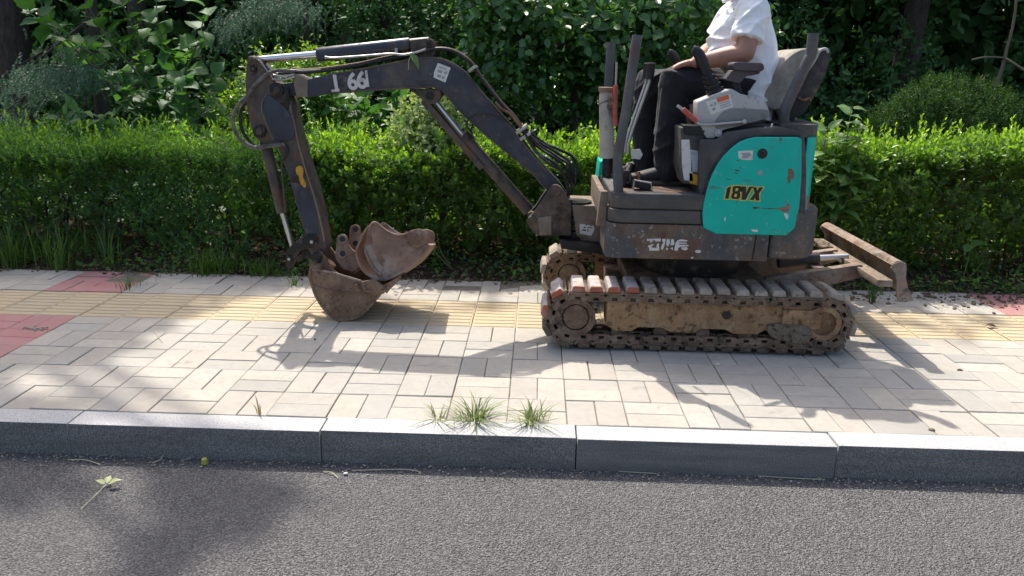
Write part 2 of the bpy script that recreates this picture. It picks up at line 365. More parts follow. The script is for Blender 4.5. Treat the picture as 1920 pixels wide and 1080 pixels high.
# ================================================================== the setting: ground, road, kerb, pavement
def ground_mats():
    t = NT('asphalt')
    vo = t.n('ShaderNodeTexVoronoi'); vo.inputs['Scale'].default_value = 160; t.l(t.vec(), vo.inputs['Vector'])
    v2 = t.n('ShaderNodeTexVoronoi'); v2.inputs['Scale'].default_value = 85; t.l(t.vec((1.0, 1.3, 1)), v2.inputs['Vector'])
    sep = t.n('ShaderNodeSeparateColor'); t.l(vo.outputs['Color'], sep.inputs[0])
    c = t.mix(t.ramp(sep.outputs[0], 0.1, 1.0), (0.085, 0.083, 0.082), (0.33, 0.322, 0.315))
    c = t.mix(t.ramp(vo.outputs['Distance'], 0.35, 0.75), c, (0.045, 0.042, 0.042))
    c = t.mix(t.ramp(t.noise(1.3, 5), 0.3, 0.75, 0, 0.45), c, (0.17, 0.16, 0.152))
    s2 = t.n('ShaderNodeSeparateColor'); t.l(v2.outputs['Color'], s2.inputs[0])
    c = t.mix(t.math('MULTIPLY', t.ramp(s2.outputs[1], 0.86, 0.9), t.ramp(v2.outputs['Distance'], 0.42, 0.36)), c, (0.27, 0.265, 0.26))
    c = t.mix(t.ramp(t.noise(0.35, 4, 0.5, (0.25, 1, 1)), 0.42, 0.62, 0, 0.35), c, (0.075, 0.073, 0.073))
    c = t.mix(t.ramp(t.noise(420, 1), 0.72, 0.76), c, (0.36, 0.35, 0.34))
    h = t.math('SUBTRACT', 1.0, t.math('ADD', vo.outputs['Distance'], t.math('MULTIPLY', v2.outputs['Distance'], 0.9)))
    M['asphalt'] = t.finish(c, 0.82, 0, t.bump(h, 0.9, 0.0095), 0.33)

    t = NT('concrete_paver')
    oi = t.n('ShaderNodeObjectInfo'); cr = t.n('ShaderNodeValToRGB'); el = cr.color_ramp.elements
    for i, (p, col) in enumerate([(0, (0.41, 0.36, 0.305)), (0.3, (0.36, 0.34, 0.305)), (0.55, (0.445, 0.405, 0.34)), (0.8, (0.315, 0.305, 0.28)), (1, (0.47, 0.43, 0.37))]):
        e = el[i] if i < 2 else el.new(p); e.position = p; e.color = (*col, 1)
    t.l(oi.outputs['Random'], cr.inputs[0])
    c = t.mix(t.ramp(t.noise(3.0, 6), 0.35, 0.7, 0, 0.55), cr.outputs[0], (0.43, 0.395, 0.33))
    c = t.mix(t.ramp(t.noise(22, 6, 0.7), 0.46, 0.7, 0, 0.45), c, (0.29, 0.27, 0.235))
    c = t.mix(t.ramp(t.noise(1.7, 8, 0.7, (1, 1.4, 1)), 0.48, 0.66, 0, 0.5), c, (0.30, 0.275, 0.23))
    c = t.mix(t.ramp(t.noise(8, 8, 0.75), 0.6, 0.68, 0, 0.55), c, (0.20, 0.18, 0.15))
    c = t.mix(t.ramp(t.noise(300, 2), 0.62, 0.74, 0, 0.35), c, (0.20, 0.19, 0.17))
    M['paver'] = t.finish(c, 0.85, 0, t.bump(t.math('ADD', t.noise(260, 4, 0.7), t.math('MULTIPLY', t.noise(16, 3), 1.5)), 0.25, 0.003), 0.3)

    def tinted(name, a, b, d):
        t = NT(name); oi = t.n('ShaderNodeObjectInfo')
        c = t.mix(oi.outputs['Random'], a, b)
        c = t.mix(t.ramp(t.noise(5, 6), 0.42, 0.75, 0, 0.65), c, d)
        c = t.mix(t.ramp(t.noise(260, 2), 0.6, 0.75, 0, 0.35), c, tuple(v * .5 for v in d))
        return t.finish(c, 0.85, 0, t.bump(t.noise(220, 4, 0.7), 0.3, 0.003), 0.3)
    M['redpaver'] = tinted('red_paver', (0.42, 0.195, 0.185), (0.37, 0.18, 0.17), (0.36, 0.25, 0.225))
    M['tactile'] = tinted('yellow_tactile_tile', (0.50, 0.395, 0.245), (0.455, 0.37, 0.24), (0.40, 0.345, 0.26))
    t = NT('joint_sand'); c = t.mix(t.noise(40, 4), (0.10, 0.09, 0.075), (0.26, 0.235, 0.19)); M['sand'] = t.finish(c, 0.95, 0, t.bump(t.noise(200, 3), 0.6, 0.004), 0.1)

    t = NT('granite_kerb')
    c = t.mix(t.ramp(t.noise(330, 3, 0.7), 0.40, 0.62), (0.26, 0.258, 0.255), (0.60, 0.59, 0.575))
    c = t.mix(t.ramp(t.noise(170, 2), 0.62, 0.70, 0, 0.8), c, (0.07, 0.07, 0.075))
    c = t.mix(t.ramp(t.noise(2.2, 5, 0.6, (0.6, 1, 3)), 0.45, 0.8, 0, 0.45), c, (0.36, 0.355, 0.345))
    M['granite'] = t.finish(c, 0.7, 0, t.bump(t.noise(300, 3, 0.7), 0.35, 0.003), 0.4)
    t = NT('shaded_granite_face')           # the road side: rough-sawn, the shade of that face put into the colour
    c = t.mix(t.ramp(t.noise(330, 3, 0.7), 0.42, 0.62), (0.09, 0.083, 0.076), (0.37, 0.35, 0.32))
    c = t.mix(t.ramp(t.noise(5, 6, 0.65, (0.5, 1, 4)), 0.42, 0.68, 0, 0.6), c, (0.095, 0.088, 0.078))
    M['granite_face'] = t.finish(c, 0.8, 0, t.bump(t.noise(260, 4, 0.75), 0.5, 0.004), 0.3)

    t = NT('garden_soil')
    c = t.mix(t.ramp(t.noise(7, 7), 0.3, 0.7), (0.045, 0.033, 0.022), (0.115, 0.085, 0.058))
    c = t.mix(t.ramp(t.noise(90, 3), 0.6, 0.72, 0, 0.7), c, (0.17, 0.13, 0.09))
    M['soil'] = t.finish(c, 0.95, 0, t.bump(t.math('ADD', t.noise(22, 6, 0.7), t.noise(110, 4)), 1.0, 0.03), 0.1)
    t = NT('far_ground')
    c = t.mix(t.ramp(t.noise(0.8, 6), 0.3, 0.7), (0.05, 0.055, 0.028), (0.11, 0.10, 0.06)); M['ground'] = t.finish(c, 0.95, 0, t.bump(t.noise(9, 5), 0.8, 0.05), 0.1)
ground_mats()

def sheet(name, x0, x1, y0, y1, z, m, nx=1, ny=1, f=None):
    xs = np.linspace(x0, x1, nx + 1); ys = np.linspace(y0, y1, ny + 1); X, Y = np.meshgrid(xs, ys)
    Z = np.full(X.shape, z) if f is None else f(X, Y)
    V = np.stack([X.ravel(), Y.ravel(), Z.ravel()], 1); i = np.arange(nx)[None] + (nx + 1) * np.arange(ny)[:, None]; i = i.ravel()
    F = np.stack([i, i + 1, i + nx + 2, i + nx + 1], 1)
    return tag(np_mesh(name, V, F, m), kind='structure')

KERB_W, KERB_H, MOD = 0.122, 0.130, 0.24
sheet('ground', -400, 400, -400, 400, -0.19, 'ground')
def road_h(X, Y): return -0.131 + 0.0025 * np.sin(X * 1.7 + Y) * np.exp(-Y * 0 ) * 0.6 + 0.002 * np.sin(Y * 3.1)
sheet('road', -30, 32, -9.0, -KERB_W + 0.004, -0.131, 'asphalt', 80, 24, road_h)
SOIL_Y = 2.17
def soil_h(X, Y):
    b = 0.02 * np.sin(X * 2.3 + 1.1) * np.sin(Y * 2.9) + 0.014 * np.sin(X * 6.1 + Y * 4.7) + 0.008 * np.sin(X * 17 + Y * 13) + 0.006 * np.sin(X * 29 - Y * 31)
    k = np.clip((Y - SOIL_Y) / 0.5, 0, 1)
    return -0.035 + 0.055 * k + b * (0.25 + 0.75 * k) + 0.02
sheet('soil_bed', -14, 16, SOIL_Y - 0.01, 15, 0, 'soil', 300, 130, soil_h)

def kerb():
    root = thing('kerb', (0, -KERB_W / 2, -KERB_H), kind='structure')
    x = -1.213 - 0.982 * 5; base = None
    for i in range(12):
        ln = 0.982; dz = random.uniform(-.003, .003); dy = random.uniform(-.004, .003)
        if base is None:
            bm = bmesh.new(); bm_box(bm, (0, 0, 0), (ln - 0.005, KERB_W, KERB_H + 0.06))
            o = finish_bm(bm, 'kerb_stone', 'granite', root, 0.006, 2); base = o
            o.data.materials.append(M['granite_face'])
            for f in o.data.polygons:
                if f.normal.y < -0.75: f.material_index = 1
        else:
            o = base.copy(); COL.objects.link(o)
        o.location = Vector((x + ln / 2, -KERB_W / 2 + dy, -(KERB_H + 0.06) / 2 + dz + 0.002)) - WLOC[root.name]
        x += ln
kerb()

def pavement():
    root = sheet('pavement', -8, 9, 0.002, SOIL_Y + 0.02, -0.008, 'sand', 60, 8, lambda X, Y: -0.008 + 0.002 * np.sin(X * 9 + Y * 7))
    def brick_mesh(lx, ly, nm, m):
        bm = bmesh.new(); bm_box(bm, (0, 0, -0.03), (lx - 0.0034, ly - 0.0034, 0.06))
        bmesh.ops.bevel(bm, geom=[e for e in bm.edges if all(v.co.z > -0.01 for v in e.verts)], offset=0.0024, segments=1, affect='EDGES')
        me = bpy.data.meshes.new(nm); bm.to_mesh(me); bm.free(); me.materials.append(M[m]); return me
    def tile_mesh():
        bm = bmesh.new(); s = MOD - 0.004; bm_box(bm, (0, 0, -0.03), (s, s, 0.052))
        for k in range(4):
            y = (k - 1.5) * 0.058
            a = [bm.verts.new((sx * (s / 2 - 0.006), y + sy * 0.0235, -0.0035)) for sx, sy in ((-1, -1), (1, -1), (1, 1), (-1, 1))]
            b = [bm.verts.new((sx * (s / 2 - 0.011), y + sy * 0.0205, -0.0006)) for sx, sy in ((-1, -1), (1, -1), (1, 1), (-1, 1))]
            bm.faces.new(b)
            for i in range(4): bm.faces.new((a[i], a[(i + 1) % 4], b[(i + 1) % 4], b[i]))
        me = bpy.data.meshes.new('tactile_tile'); bm.to_mesh(me); bm.free(); me.materials.append(M['tactile']); return me
    H = MOD / 2
    me_x = {False: brick_mesh(MOD, H, 'paver', 'paver'), True: brick_mesh(MOD, H, 'red_paver', 'redpaver')}
    me_y = {False: brick_mesh(H, MOD, 'paver', 'paver'), True: brick_mesh(H, MOD, 'red_paver', 'redpaver')}
    tile = tile_mesh(); rest = {'paver': [], 'redpaver': [], 'tactile': []}
    ci = cam.matrix_world.inverted()
    def seen(x, y):                        # inside the picture with a hand's breadth to spare
        q = ci @ Vector((x, y, 0)); u = 0.5 + (q.x / -q.z) * 28.106 / 36
        return -0.015 < u < 1.015
    for r in range(9):
        for j in range(-24, 34):
            x, y = j * MOD, r * MOD
            red = j in (-10, -9, 14, 15)
            if r in (5, 6): items = [(tile, x + H, y + H, 'tactile_tile', 'tactile')]
            elif (r + j) % 2 == 0: items = [(me_x[red], x + H, y + H / 2, 'paver', 'redpaver' if red else 'paver'), (me_x[red], x + H, y + H * 1.5, 'paver', 'redpaver' if red else 'paver')]
            else: items = [(me_y[red], x + H / 2, y + H, 'paver', 'redpaver' if red else 'paver'), (me_y[red], x + H * 1.5, y + H, 'paver', 'redpaver' if red else 'paver')]
            for me, px, py, nm, key in items:
                dz = random.gauss(0, 0.0012); rx, ry, rz = (random.gauss(0, 0.004) for _ in range(3))
                if r == 8: dz -= random.uniform(0, .008)
                if seen(px, py):
                    o = bpy.data.objects.new(nm if not red or key == 'tactile' else 'red_paver', me); COL.objects.link(o); o.parent = root
                    o.location = Vector((px + random.gauss(0, .0008), py + random.gauss(0, .0008), dz)) - WLOC[root.name]; o.rotation_euler = (rx, ry, rz * .8)
                else: rest[key].append((me, px, py, dz))
    for key, lst in rest.items():
        if not lst: continue
        V = []; F3 = []; nv = 0
        for me, px, py, dz in lst:
            co = np.empty(len(me.vertices) * 3, np.float32); me.vertices.foreach_get('co', co); co = co.reshape(-1, 3) + np.array((px, py, dz), np.float32)
            me.calc_loop_triangles(); tr = np.array([t.vertices[:] for t in me.loop_triangles], np.int32)
            V.append(co); F3.append(tr + nv); nv += len(co)
        o = np_mesh({'paver': 'outer_pavers', 'redpaver': 'outer_red_pavers', 'tactile': 'outer_tactile_tiles'}[key], np.concatenate(V), np.concatenate(F3), key, root, smooth=False)
        o['kind'] = 'stuff'
pavement()

# ================================================================== the mini excavator
CY = 1.44                                    # middle plane of boom, arm and bucket
EX = thing('mini_excavator', (1.39, 1.41, 0.0), 'muddy teal and dark grey mini excavator on steel tracks standing on the paved footpath', 'excavator')

# ---------------------------------------------------------------- tracks
def tracks():
    XL, XR, ZC, RP = 0.772, 2.005, 0.168, 0.118
    L = XR - XL; per = 2 * L + 2 * math.pi * RP; NSH = 36; pitch = per / NSH
    def at(s):                              # point and direction on the chain line, s along the loop from the top left, running right
        s %= per
        if s < L: return XL + s, ZC + RP, 0.0
        s -= L
        if s < math.pi * RP: a = s / RP; return XR + RP * math.sin(a), ZC + RP * math.cos(a), a
        s -= math.pi * RP
        if s < L: return XR - s, ZC - RP, math.pi
        a = (s - L) / RP; return XL - RP * math.sin(a), ZC - RP * math.cos(a), math.pi + a
    TW = 0.24
    # shoe: a pressed steel plate with turned-up edges, two chain links under it
    bm = bmesh.new()
    pr = [(-.044, .012), (-.040, .020), (-.030, .012), (.028, .012), (.036, .022), (.046, .020), (.046, .010), (.034, .002), (-.036, .002), (-.046, .006)]
    bm_prism(bm, pr, -TW / 2, TW / 2)
    for y in (-0.108, -0.045, 0.045):       # chain links: eyes with a slot between
        for sx in (-1, 1): bm_cyl(bm, (sx * .030, y - .011, -.016), (sx * .030, y + .011, -.016), .0185, seg=10)
        bm_box(bm, (0, y, -.004), (.06, .020, .014)); bm_box(bm, (0, y, -.031), (.05, .020, .008))
    shoe_src = finish_bm(bm, 'track_shoe', 'track', None, 0.0015, 1, origin=(0, 0, 0)); shoe_me = shoe_src.data; bpy.data.objects.remove(shoe_src)
    def pad_mesh(m):
        bm = bmesh.new()
        lo = [(-.036, -TW / 2 + .004), (.033, -TW / 2 + .004), (.033, TW / 2 - .004), (-.036, TW / 2 - .004)]
        a = [bm.verts.new((x, y, .012)) for x, y in lo]; b = [bm.verts.new((x * .80, y * .965, .043)) for x, y in lo]
        bm.faces.new(list(reversed(a))); bm.faces.new(b)
        for i in range(4): bm.faces.new((a[i], a[(i + 1) % 4], b[(i + 1) % 4], b[i]))
        s = finish_bm(bm, 'rubber_pad', m, None, 0.009, 3, origin=(0, 0, 0)); me = s.data; bpy.data.objects.remove(s)
        if m == 'padred':
            me.materials.append(M['padlit'])
            for f in me.polygons:
                if abs(f.normal.y) < .6: f.material_index = 1
        return me
    pad_me = {'pad': pad_mesh('pad'), 'padred': pad_mesh('padred'), 'padmud': pad_mesh('padmud')}
    for y0, near in ((0.868, True), (1.952 - TW, False)):
        yc = y0 + TW / 2
        root = thing('crawler_track', (1.39, yc, 0), parent=EX)
        for i in range(NSH):
            x, z, a = at((i + 0.22) * pitch); a += random.gauss(0, .02)
            top_left = a < 0.3 and x < 1.06 or a > 4.2
            for me, nm in ((shoe_me, 'track_shoe'), (pad_me['padred' if (near and top_left) else 'padmud' if 1.9 < a < 4.2 or random.random() < .12 else 'pad'], 'rubber_pad')):
                o = bpy.data.objects.new(nm, me); COL.objects.link(o); o.parent = root
                o.location = Vector((x + random.gauss(0, .001), yc + random.gauss(0, .002), z)) - WLOC[root.name]; o.rotation_euler = (0, a, 0)
        yo = y0 + 0.018 if near else y0 + 0.02            # outer face of frame and wheels
        s = 1
        # sprocket (left) and idler (right)
        def wheel(nm, x, r, rim, m, hub):
            bm = bmesh.new(); bm_cyl(bm, (x, yo + .01, ZC), (x, yo + .16, ZC), r, seg=36)
            o = finish_bm(bm, nm, m, root, 0.006)
            bm = bmesh.new()
            outer = arc(x, ZC, rim, 0, 360, 40)[:-1]; inner = arc(x, ZC, rim * .70, 0, 360, 40)[:-1]
            A = [[bm.verts.new((p[0], y, p[1])) for p in ring] for ring, y in ((outer, yo + .012), (outer, yo - .010), (inner, yo - .010), (inner, yo + .012))]
            for k in range(3):
                for i in range(40): bm.faces.new((A[k][i], A[k][(i + 1) % 40], A[k + 1][(i + 1) % 40], A[k + 1][i]))
            finish_bm(bm, nm + '_rim', m, root, 0.0)
            if hub:
                cyl('hub_cover', (x, yo - .006, ZC), (x, yo + .012, ZC), rim * .64, 'track', root, seg=28, bev=0.005)
        wheel('sprocket', XL + .012, 0.092, 0.098, 'track', True)
        wheel('idler', XR - .008, 0.094, 0.088, 'frame', False)
        for k in range(12):
            a = 2 * math.pi * (k + .3) / 12
            box('sprocket_tooth', (XL + .012 + .102 * math.cos(a), yo + .055, ZC + .102 * math.sin(a)), (.026, .03, .02), 'track', root, .004, Matrix.Rotation(-a, 3, 'Y'))
        # side frame: a deep channel with shallow notches along its lower edge
        fx0, fx1, zt, zb = 0.935, 1.955, 0.268, 0.098
        low = [(fx0, zb + .03), (fx0 + .05, zb)]
        for k in range(3):
            a = fx0 + .13 + k * .31; low += [(a, zb), (a + .03, zb + .022), (a + .15, zb + .022), (a + .19, zb)]
        low = [p for p in low if p[0] < fx1 - .06]
        poly = [(fx0, zt)] + low + [(fx1 - .04, zb), (fx1, zb + .025), (fx1, zt - .02), (fx1 - .2, zt + .004)]
        prism('side_frame', poly, yo + .004, yo + .15, 'frame', root, .008)
        ypin('frame_hole', 1.525, .196, yo - .0005, yo + .02, .021, 'black', root, bev=0)
        prism('idler_yoke', [(fx1 - .16, .235), (fx1 - .01, .235), (fx1 + .03, .21), (fx1 + .03, .14), (fx1 - .16, .13)], yo - .012, yo + .02, 'frame', root, .006)
        ypin('top_roller', 1.42, .262, yo + .03, yo + .12, .024, 'track', root)
        for k in range(5): ypin('track_roller', 1.0 + k * .21, .092, yo + .02, yo + .13, .034, 'track', root)
        if near:                            # lump of dried mud stuck under the frame
            P = smooth2([(x, z) for x, z in [(1.728,0.151),(1.802,0.164),(1.922,0.156),(1.942,0.096),(1.904,0.062),(1.833,0.074),(1.747,0.096)]], 3)
            prism('mud_lump', P, yo - .022, yo + .04, 'mud', root, .014, 3)
    # cross-member between the tracks and slewing ring
    box('undercarriage', (1.42, 1.41, 0.235), (0.72, 0.62, 0.16), 'track', EX, .02)
    plan('undercarriage_leg', [(.98, 1.05), (1.15, 1.05), (1.15, 1.77), (.98, 1.77)], .16, .25, 'track', EX, .01)
    plan('undercarriage_leg', [(1.66, 1.05), (1.83, 1.05), (1.83, 1.77), (1.66, 1.77)], .16, .25, 'track', EX, .01)
    cyl('slewing_ring', (1.42, 1.41, .30), (1.42, 1.41, .46), .27, 'grease', EX, seg=40, bev=.008)
tracks()

# ---------------------------------------------------------------- upper body
Y0, Y1 = 0.930, 1.915                        # near and far face of the body
def body():
    F0 = 0.918
    def rnd_plan(x0, x1, r0, r1, inset=0.0):
        p = []
        p += [(x0 + r0 * (1 - math.cos(rad(a))), Y0 + inset + r0 * (1 - math.sin(rad(a)))) for a in range(0, 91, 15)]
        p += [(x1 - r1 + r1 * math.sin(rad(a)), Y0 + inset + r1 * (1 - math.cos(rad(a)))) for a in range(0, 91, 15)]
        p += [(x1 - r1 + r1 * math.cos(rad(a)), Y1 - inset - r1 * (1 - math.sin(rad(a)))) for a in range(0, 91, 15)]
        p += [(x0 + r0 * (1 - math.sin(rad(a))), Y1 - inset - r0 * (1 - math.cos(rad(a)))) for a in range(0, 91, 15)]
        return p
    # skirt: rusty side frame that carries the deck
    sk = plan('lower_skirt', rnd_plan(F0, 1.705, .05, .006), .462, .632, 'skirt', EX, .016, 3)
    cw = plan('counterweight', [(1.714, Y0 + .004)] + [(1.80 + .185 * math.sin(rad(a)), Y0 + .004 + .22 * (1 - math.cos(rad(a)))) for a in range(0, 91, 9)] + [(1.985, 1.60)] + [(1.80 + .185 * math.cos(rad(a)), Y1 - .004 - .22 * (1 - math.sin(rad(a)))) for a in range(0, 91, 9)] + [(1.714, Y1 - .004)], .470, .715, 'skirt', EX, .026, 3)
    bm = bmesh.new(); bm_tube(bm, [(1.634, Y0 + .001, .47), (1.640, Y0 + .0, .55), (1.642, Y0 + .001, .63)], .004, 6); finish_bm(bm, 'weight_seam', 'rubber', EX)
    for x, z in [(1.052,0.575),(1.547,0.531)]: ypin('skirt_bolt', x, z, Y0 - .004, Y0 + .01, .011, 'beige', EX, seg=6)
    # floor deck: two stacked plastic mouldings
    plan('floor_moulding', rnd_plan(F0 + .010, 1.392, .06, .01, .004), .636, .703, 'cover', EX, .012, 3)
    plan('floor_moulding', rnd_plan(F0 + .016, 1.392, .065, .01, .001), .706, .782, 'cover', EX, .014, 3)
    plan('floor_plate', rnd_plan(F0 + .05, 1.40, .04, .01, .03), .775, .7845, 'skirt', EX, .003)
    # front face of the deck: dusty steel panel
    box('front_panel', (.905, 1.42, .70), (.03, .62, .13), 'beige', EX, .006)
    prism('front_bracket', [(.875, .60), (.925, .60), (.925, .775), (.89, .775)], 1.02, 1.07, 'beige', EX, .006)
    # engine cover, dark grey, behind the teal panel
    ec = [(1.341,1.039),(1.421,1.041),(1.460,1.076),(1.602,1.099),(1.706,1.106),(1.822,1.088),(1.849,0.955),(1.873,0.700),(1.849,0.595),(1.375,0.605),(1.356,0.779)]
    prism('engine_cover', ec, Y0 + .018, Y1 - .02, 'engine', EX, .010, 3)
    # teal side panel: quarter-round front edge
    tp = [(1.385,0.621),(1.448,0.593),(1.786,0.593),(1.820,0.631),(1.831,0.732),(1.825,0.882),(1.808,1.051),(1.792,1.063),(1.595,1.059),(1.556,1.051),(1.516,1.033),(1.481,1.002),(1.452,0.969),(1.425,0.926),(1.406,0.883),(1.392,0.837),(1.384,0.791),(1.377,0.742),(1.374,0.691)]
    pan = prism('side_panel', tp, Y0 - .008, Y0 + .03, 'teal', EX, .012, 3)
    rub = []
    tube('panel_seal', [(x, Y0 + .008, z) for x, z in [(1.451,0.586),(1.387,0.613),(1.371,0.689),(1.381,0.790),(1.403,0.882),(1.449,0.971),(1.515,1.037),(1.597,1.063),(1.800,1.067)]], .0065, 'rubber', EX, 8, 3)
    for x, z, r, m in [(*p, r, m) for p, r, m in zip([(1.630,0.983),(1.629,0.893)], (.0245, .012), ('black', 'greyink'))]:
        ypin('panel_lock', x, z, Y0 - .0105, Y0 + .001, r, m, pan, seg=24)
    (lx, lz), = [(1.630,0.983)]
    ypin('lock_key', lx, lz, Y0 - .0125, Y0 - .004, .010, 'rubber', pan)
    decal('sticker', [(1.516,0.993),(1.585,0.997),(1.587,0.952),(1.542,0.952),(1.521,0.961)], Y0 - .008, 'paper', pan)
    for q in ([(1389, 287), (1407, 286), (1406, 289), (1390, 290)], [(1391, 293), (1405, 292), (1404, 296), (1392, 296)]): pass
    decal('sticker_print', [(1.529,0.984),(1.571,0.987),(1.578,0.972),(1.559,0.959),(1.534,0.961),(1.540,0.974)], Y0 - .0096, 'greyink', pan, .0008)
    # model lettering with a yellow outline
    def grow(poly, d):                      # move every edge of an outline outwards by d
        P = [Vector(p) for p in poly]; ar = sum(P[i - 1].x * P[i].y - P[i].x * P[i - 1].y for i in range(len(P))); sg = 1 if ar > 0 else -1; out = []
        for i, p in enumerate(P):
            e0 = (p - P[i - 1]).normalized(); e1 = (P[(i + 1) % len(P)] - p).normalized(); n0 = Vector((e0.y, -e0.x)) * sg; n1 = Vector((e1.y, -e1.x)) * sg
            b_ = (n0 + n1); b_ = b_.normalized() * min(d / max(.45, b_.normalized().dot(n0)), d * 1.7); out.append(tuple(p + b_))
        return out
    glyphs = [[(1.483,0.821),(1.498,0.827),(1.491,0.767),(1.474,0.767),(1.479,0.810),(1.475,0.808)],
              [(1.511,0.828),(1.542,0.829),(1.549,0.821),(1.547,0.804),(1.541,0.798),(1.545,0.790),(1.544,0.774),(1.537,0.766),(1.509,0.767),(1.502,0.775),(1.504,0.791),(1.509,0.798),(1.505,0.807),(1.506,0.822)],
              [(1.552,0.827),(1.569,0.827),(1.570,0.793),(1.583,0.827),(1.599,0.827),(1.572,0.764),(1.553,0.763)],
              [(1.602,0.824),(1.618,0.825),(1.621,0.808),(1.632,0.825),(1.650,0.824),(1.632,0.795),(1.638,0.762),(1.620,0.761),(1.617,0.775),(1.609,0.763),(1.591,0.764),(1.611,0.797)]]
    for gl in glyphs: decal('lettering_outline', grow(gl, .0048), Y0 - .008, 'yellowprint', pan, .0012)
    for gl in glyphs: decal('model_lettering', gl, Y0 - .0092, 'black', pan, .0012)
    for gl in ([(1.521,0.818),(1.532,0.818),(1.531,0.806),(1.519,0.805)], [(1.518,0.791),(1.529,0.791),(1.527,0.777),(1.516,0.777)]): decal('letter_eye', gl, Y0 - .0104, 'yellowprint', pan, .0008)
    # rust and scrapes on the panel, each with its own outline
    scr = [('1478,318 1484,316 1486,322 1489,332 1486,338 1482,334 1480,344 1477,340 1476,330', 'rust'), ('1463,391 1473,389 1478,384 1480,392 1478,400 1470,397 1462,394', 'rust2')]
    decal('scrape', smooth2([(1.756,0.911),(1.773,0.916),(1.787,0.897),(1.787,0.871),(1.776,0.866),(1.771,0.843),(1.758,0.866),(1.761,0.889)], 2), Y0 - .008, 'rust', pan, .0012)
    decal('scrape', smooth2([(1.728,0.725),(1.757,0.733),(1.775,0.752),(1.785,0.734),(1.778,0.708),(1.755,0.710)], 2), Y0 - .008, 'rust2', pan, .0012)
    decal('scrape', [(1.608,0.730),(1.631,0.731),(1.644,0.726),(1.617,0.720)], Y0 - .008, 'skirt', pan, .0012)
    decal('scrape', [(1.647,0.726),(1.728,0.726),(1.728,0.722),(1.657,0.722)], Y0 - .008, 'rust', pan, .001)
    decal('scrape', smooth2([(1.760,0.703),(1.781,0.698),(1.781,0.672),(1.770,0.682)], 2), Y0 - .008, 'paper', pan, .001)
    decal('scrape', smooth2([(1.614,0.621),(1.645,0.619),(1.641,0.609),(1.620,0.611)], 2), Y0 - .008, 'paper', pan, .001)
    decal('scrape', [(1.479,0.673),(1.486,0.678),(1.485,0.660),(1.480,0.660)], Y0 - .008, 'paper', pan, .001)
    for q in range(9):
        a = random.uniform(0, 1); x = 1.475 + .07 * a + random.gauss(0, .01); z = .82 + .17 * a
        decal('scratch', [(x, z), (x + .022, z - .002), (x + .02, z + .0005), (x, z + .003)], Y0 - .008, 'engine', pan, .0008)
    # rear shell wrapping the tail, teal above the counterweight
    rp = [(1.842, Y0 + .02)] + [(1.845 + .095 * math.sin(rad(a)), Y0 + .02 + .30 * (1 - math.cos(rad(a)))) for a in range(0, 91, 9)] + [(1.940, 1.60)] + [(1.845 + .095 * math.cos(rad(a)), Y1 - .02 - .30 * (1 - math.sin(rad(a)))) for a in range(0, 91, 9)] + [(1.842, Y1 - .02)]
    rs = plan('rear_shell', rp, .712, 1.072, 'teal', EX, .008)
    decal('tail_reflector', [(1.875,0.785),(1.883,0.785),(1.887,0.728),(1.880,0.723)], Y0 + .03, 'redplastic', rs)
    plan('rear_hood', [(x, y) for x, y in rp if True] + [(1.72, Y1 - .05), (1.72, Y0 + .035)], 1.060, 1.118, 'engine', EX, .016, 3)
    # little tangle of cable at the back of the console
    for k, pts in enumerate([[(1.63, 1.0, 1.075), (1.645, .97, 1.10), (1.665, .96, 1.085), (1.675, .97, 1.12)], [(1.64, .99, 1.07), (1.66, .955, 1.078), (1.685, .96, 1.10)]]):
        tube('loose_cable', pts, .0045, 'paper', EX, 6)
    # stencilled characters on the skirt, painted over a cut-out plate
    strokes = [[(1.117,0.561),(1.184,0.564),(1.184,0.550),(1.159,0.550),(1.153,0.558),(1.143,0.549),(1.139,0.541),(1.133,0.542),(1.135,0.550),(1.117,0.551)],
               [(1.123,0.527),(1.149,0.537),(1.152,0.532),(1.140,0.523),(1.143,0.518),(1.166,0.517),(1.166,0.531),(1.170,0.540),(1.177,0.539),(1.180,0.504),(1.133,0.503),(1.130,0.517)],
               [(1.191,0.563),(1.207,0.563),(1.207,0.548),(1.205,0.537),(1.200,0.516),(1.195,0.508),(1.187,0.515),(1.193,0.537),(1.198,0.542),(1.192,0.553)],
               [(1.212,0.561),(1.228,0.561),(1.228,0.538),(1.220,0.524),(1.213,0.532)],
               [(1.215,0.521),(1.224,0.514),(1.217,0.507),(1.212,0.511)],
               [(1.235,0.563),(1.245,0.563),(1.251,0.546),(1.250,0.534),(1.233,0.532)],
               [(1.233,0.516),(1.243,0.523),(1.249,0.508)],
               [(1.254,0.517),(1.257,0.544),(1.266,0.558),(1.284,0.563),(1.313,0.559),(1.312,0.553),(1.275,0.552),(1.270,0.547),(1.312,0.546),(1.311,0.541),(1.270,0.540),(1.276,0.535),(1.320,0.536),(1.320,0.529),(1.282,0.526),(1.272,0.521),(1.270,0.509),(1.263,0.504),(1.254,0.509)],
               [(1.284,0.522),(1.313,0.525),(1.318,0.516),(1.309,0.508),(1.296,0.510),(1.288,0.515)]]
    for s in strokes: decal('stencil_stroke', s, Y0, 'whitepaint', sk)
    for s in ([(1.353,0.506),(1.373,0.512),(1.384,0.504),(1.367,0.496)], [(1.337,0.474),(1.345,0.477),(1.348,0.471),(1.340,0.468)]): decal('paint_spot', smooth2(s, 3), Y0, 'whitepaint', sk)
body()

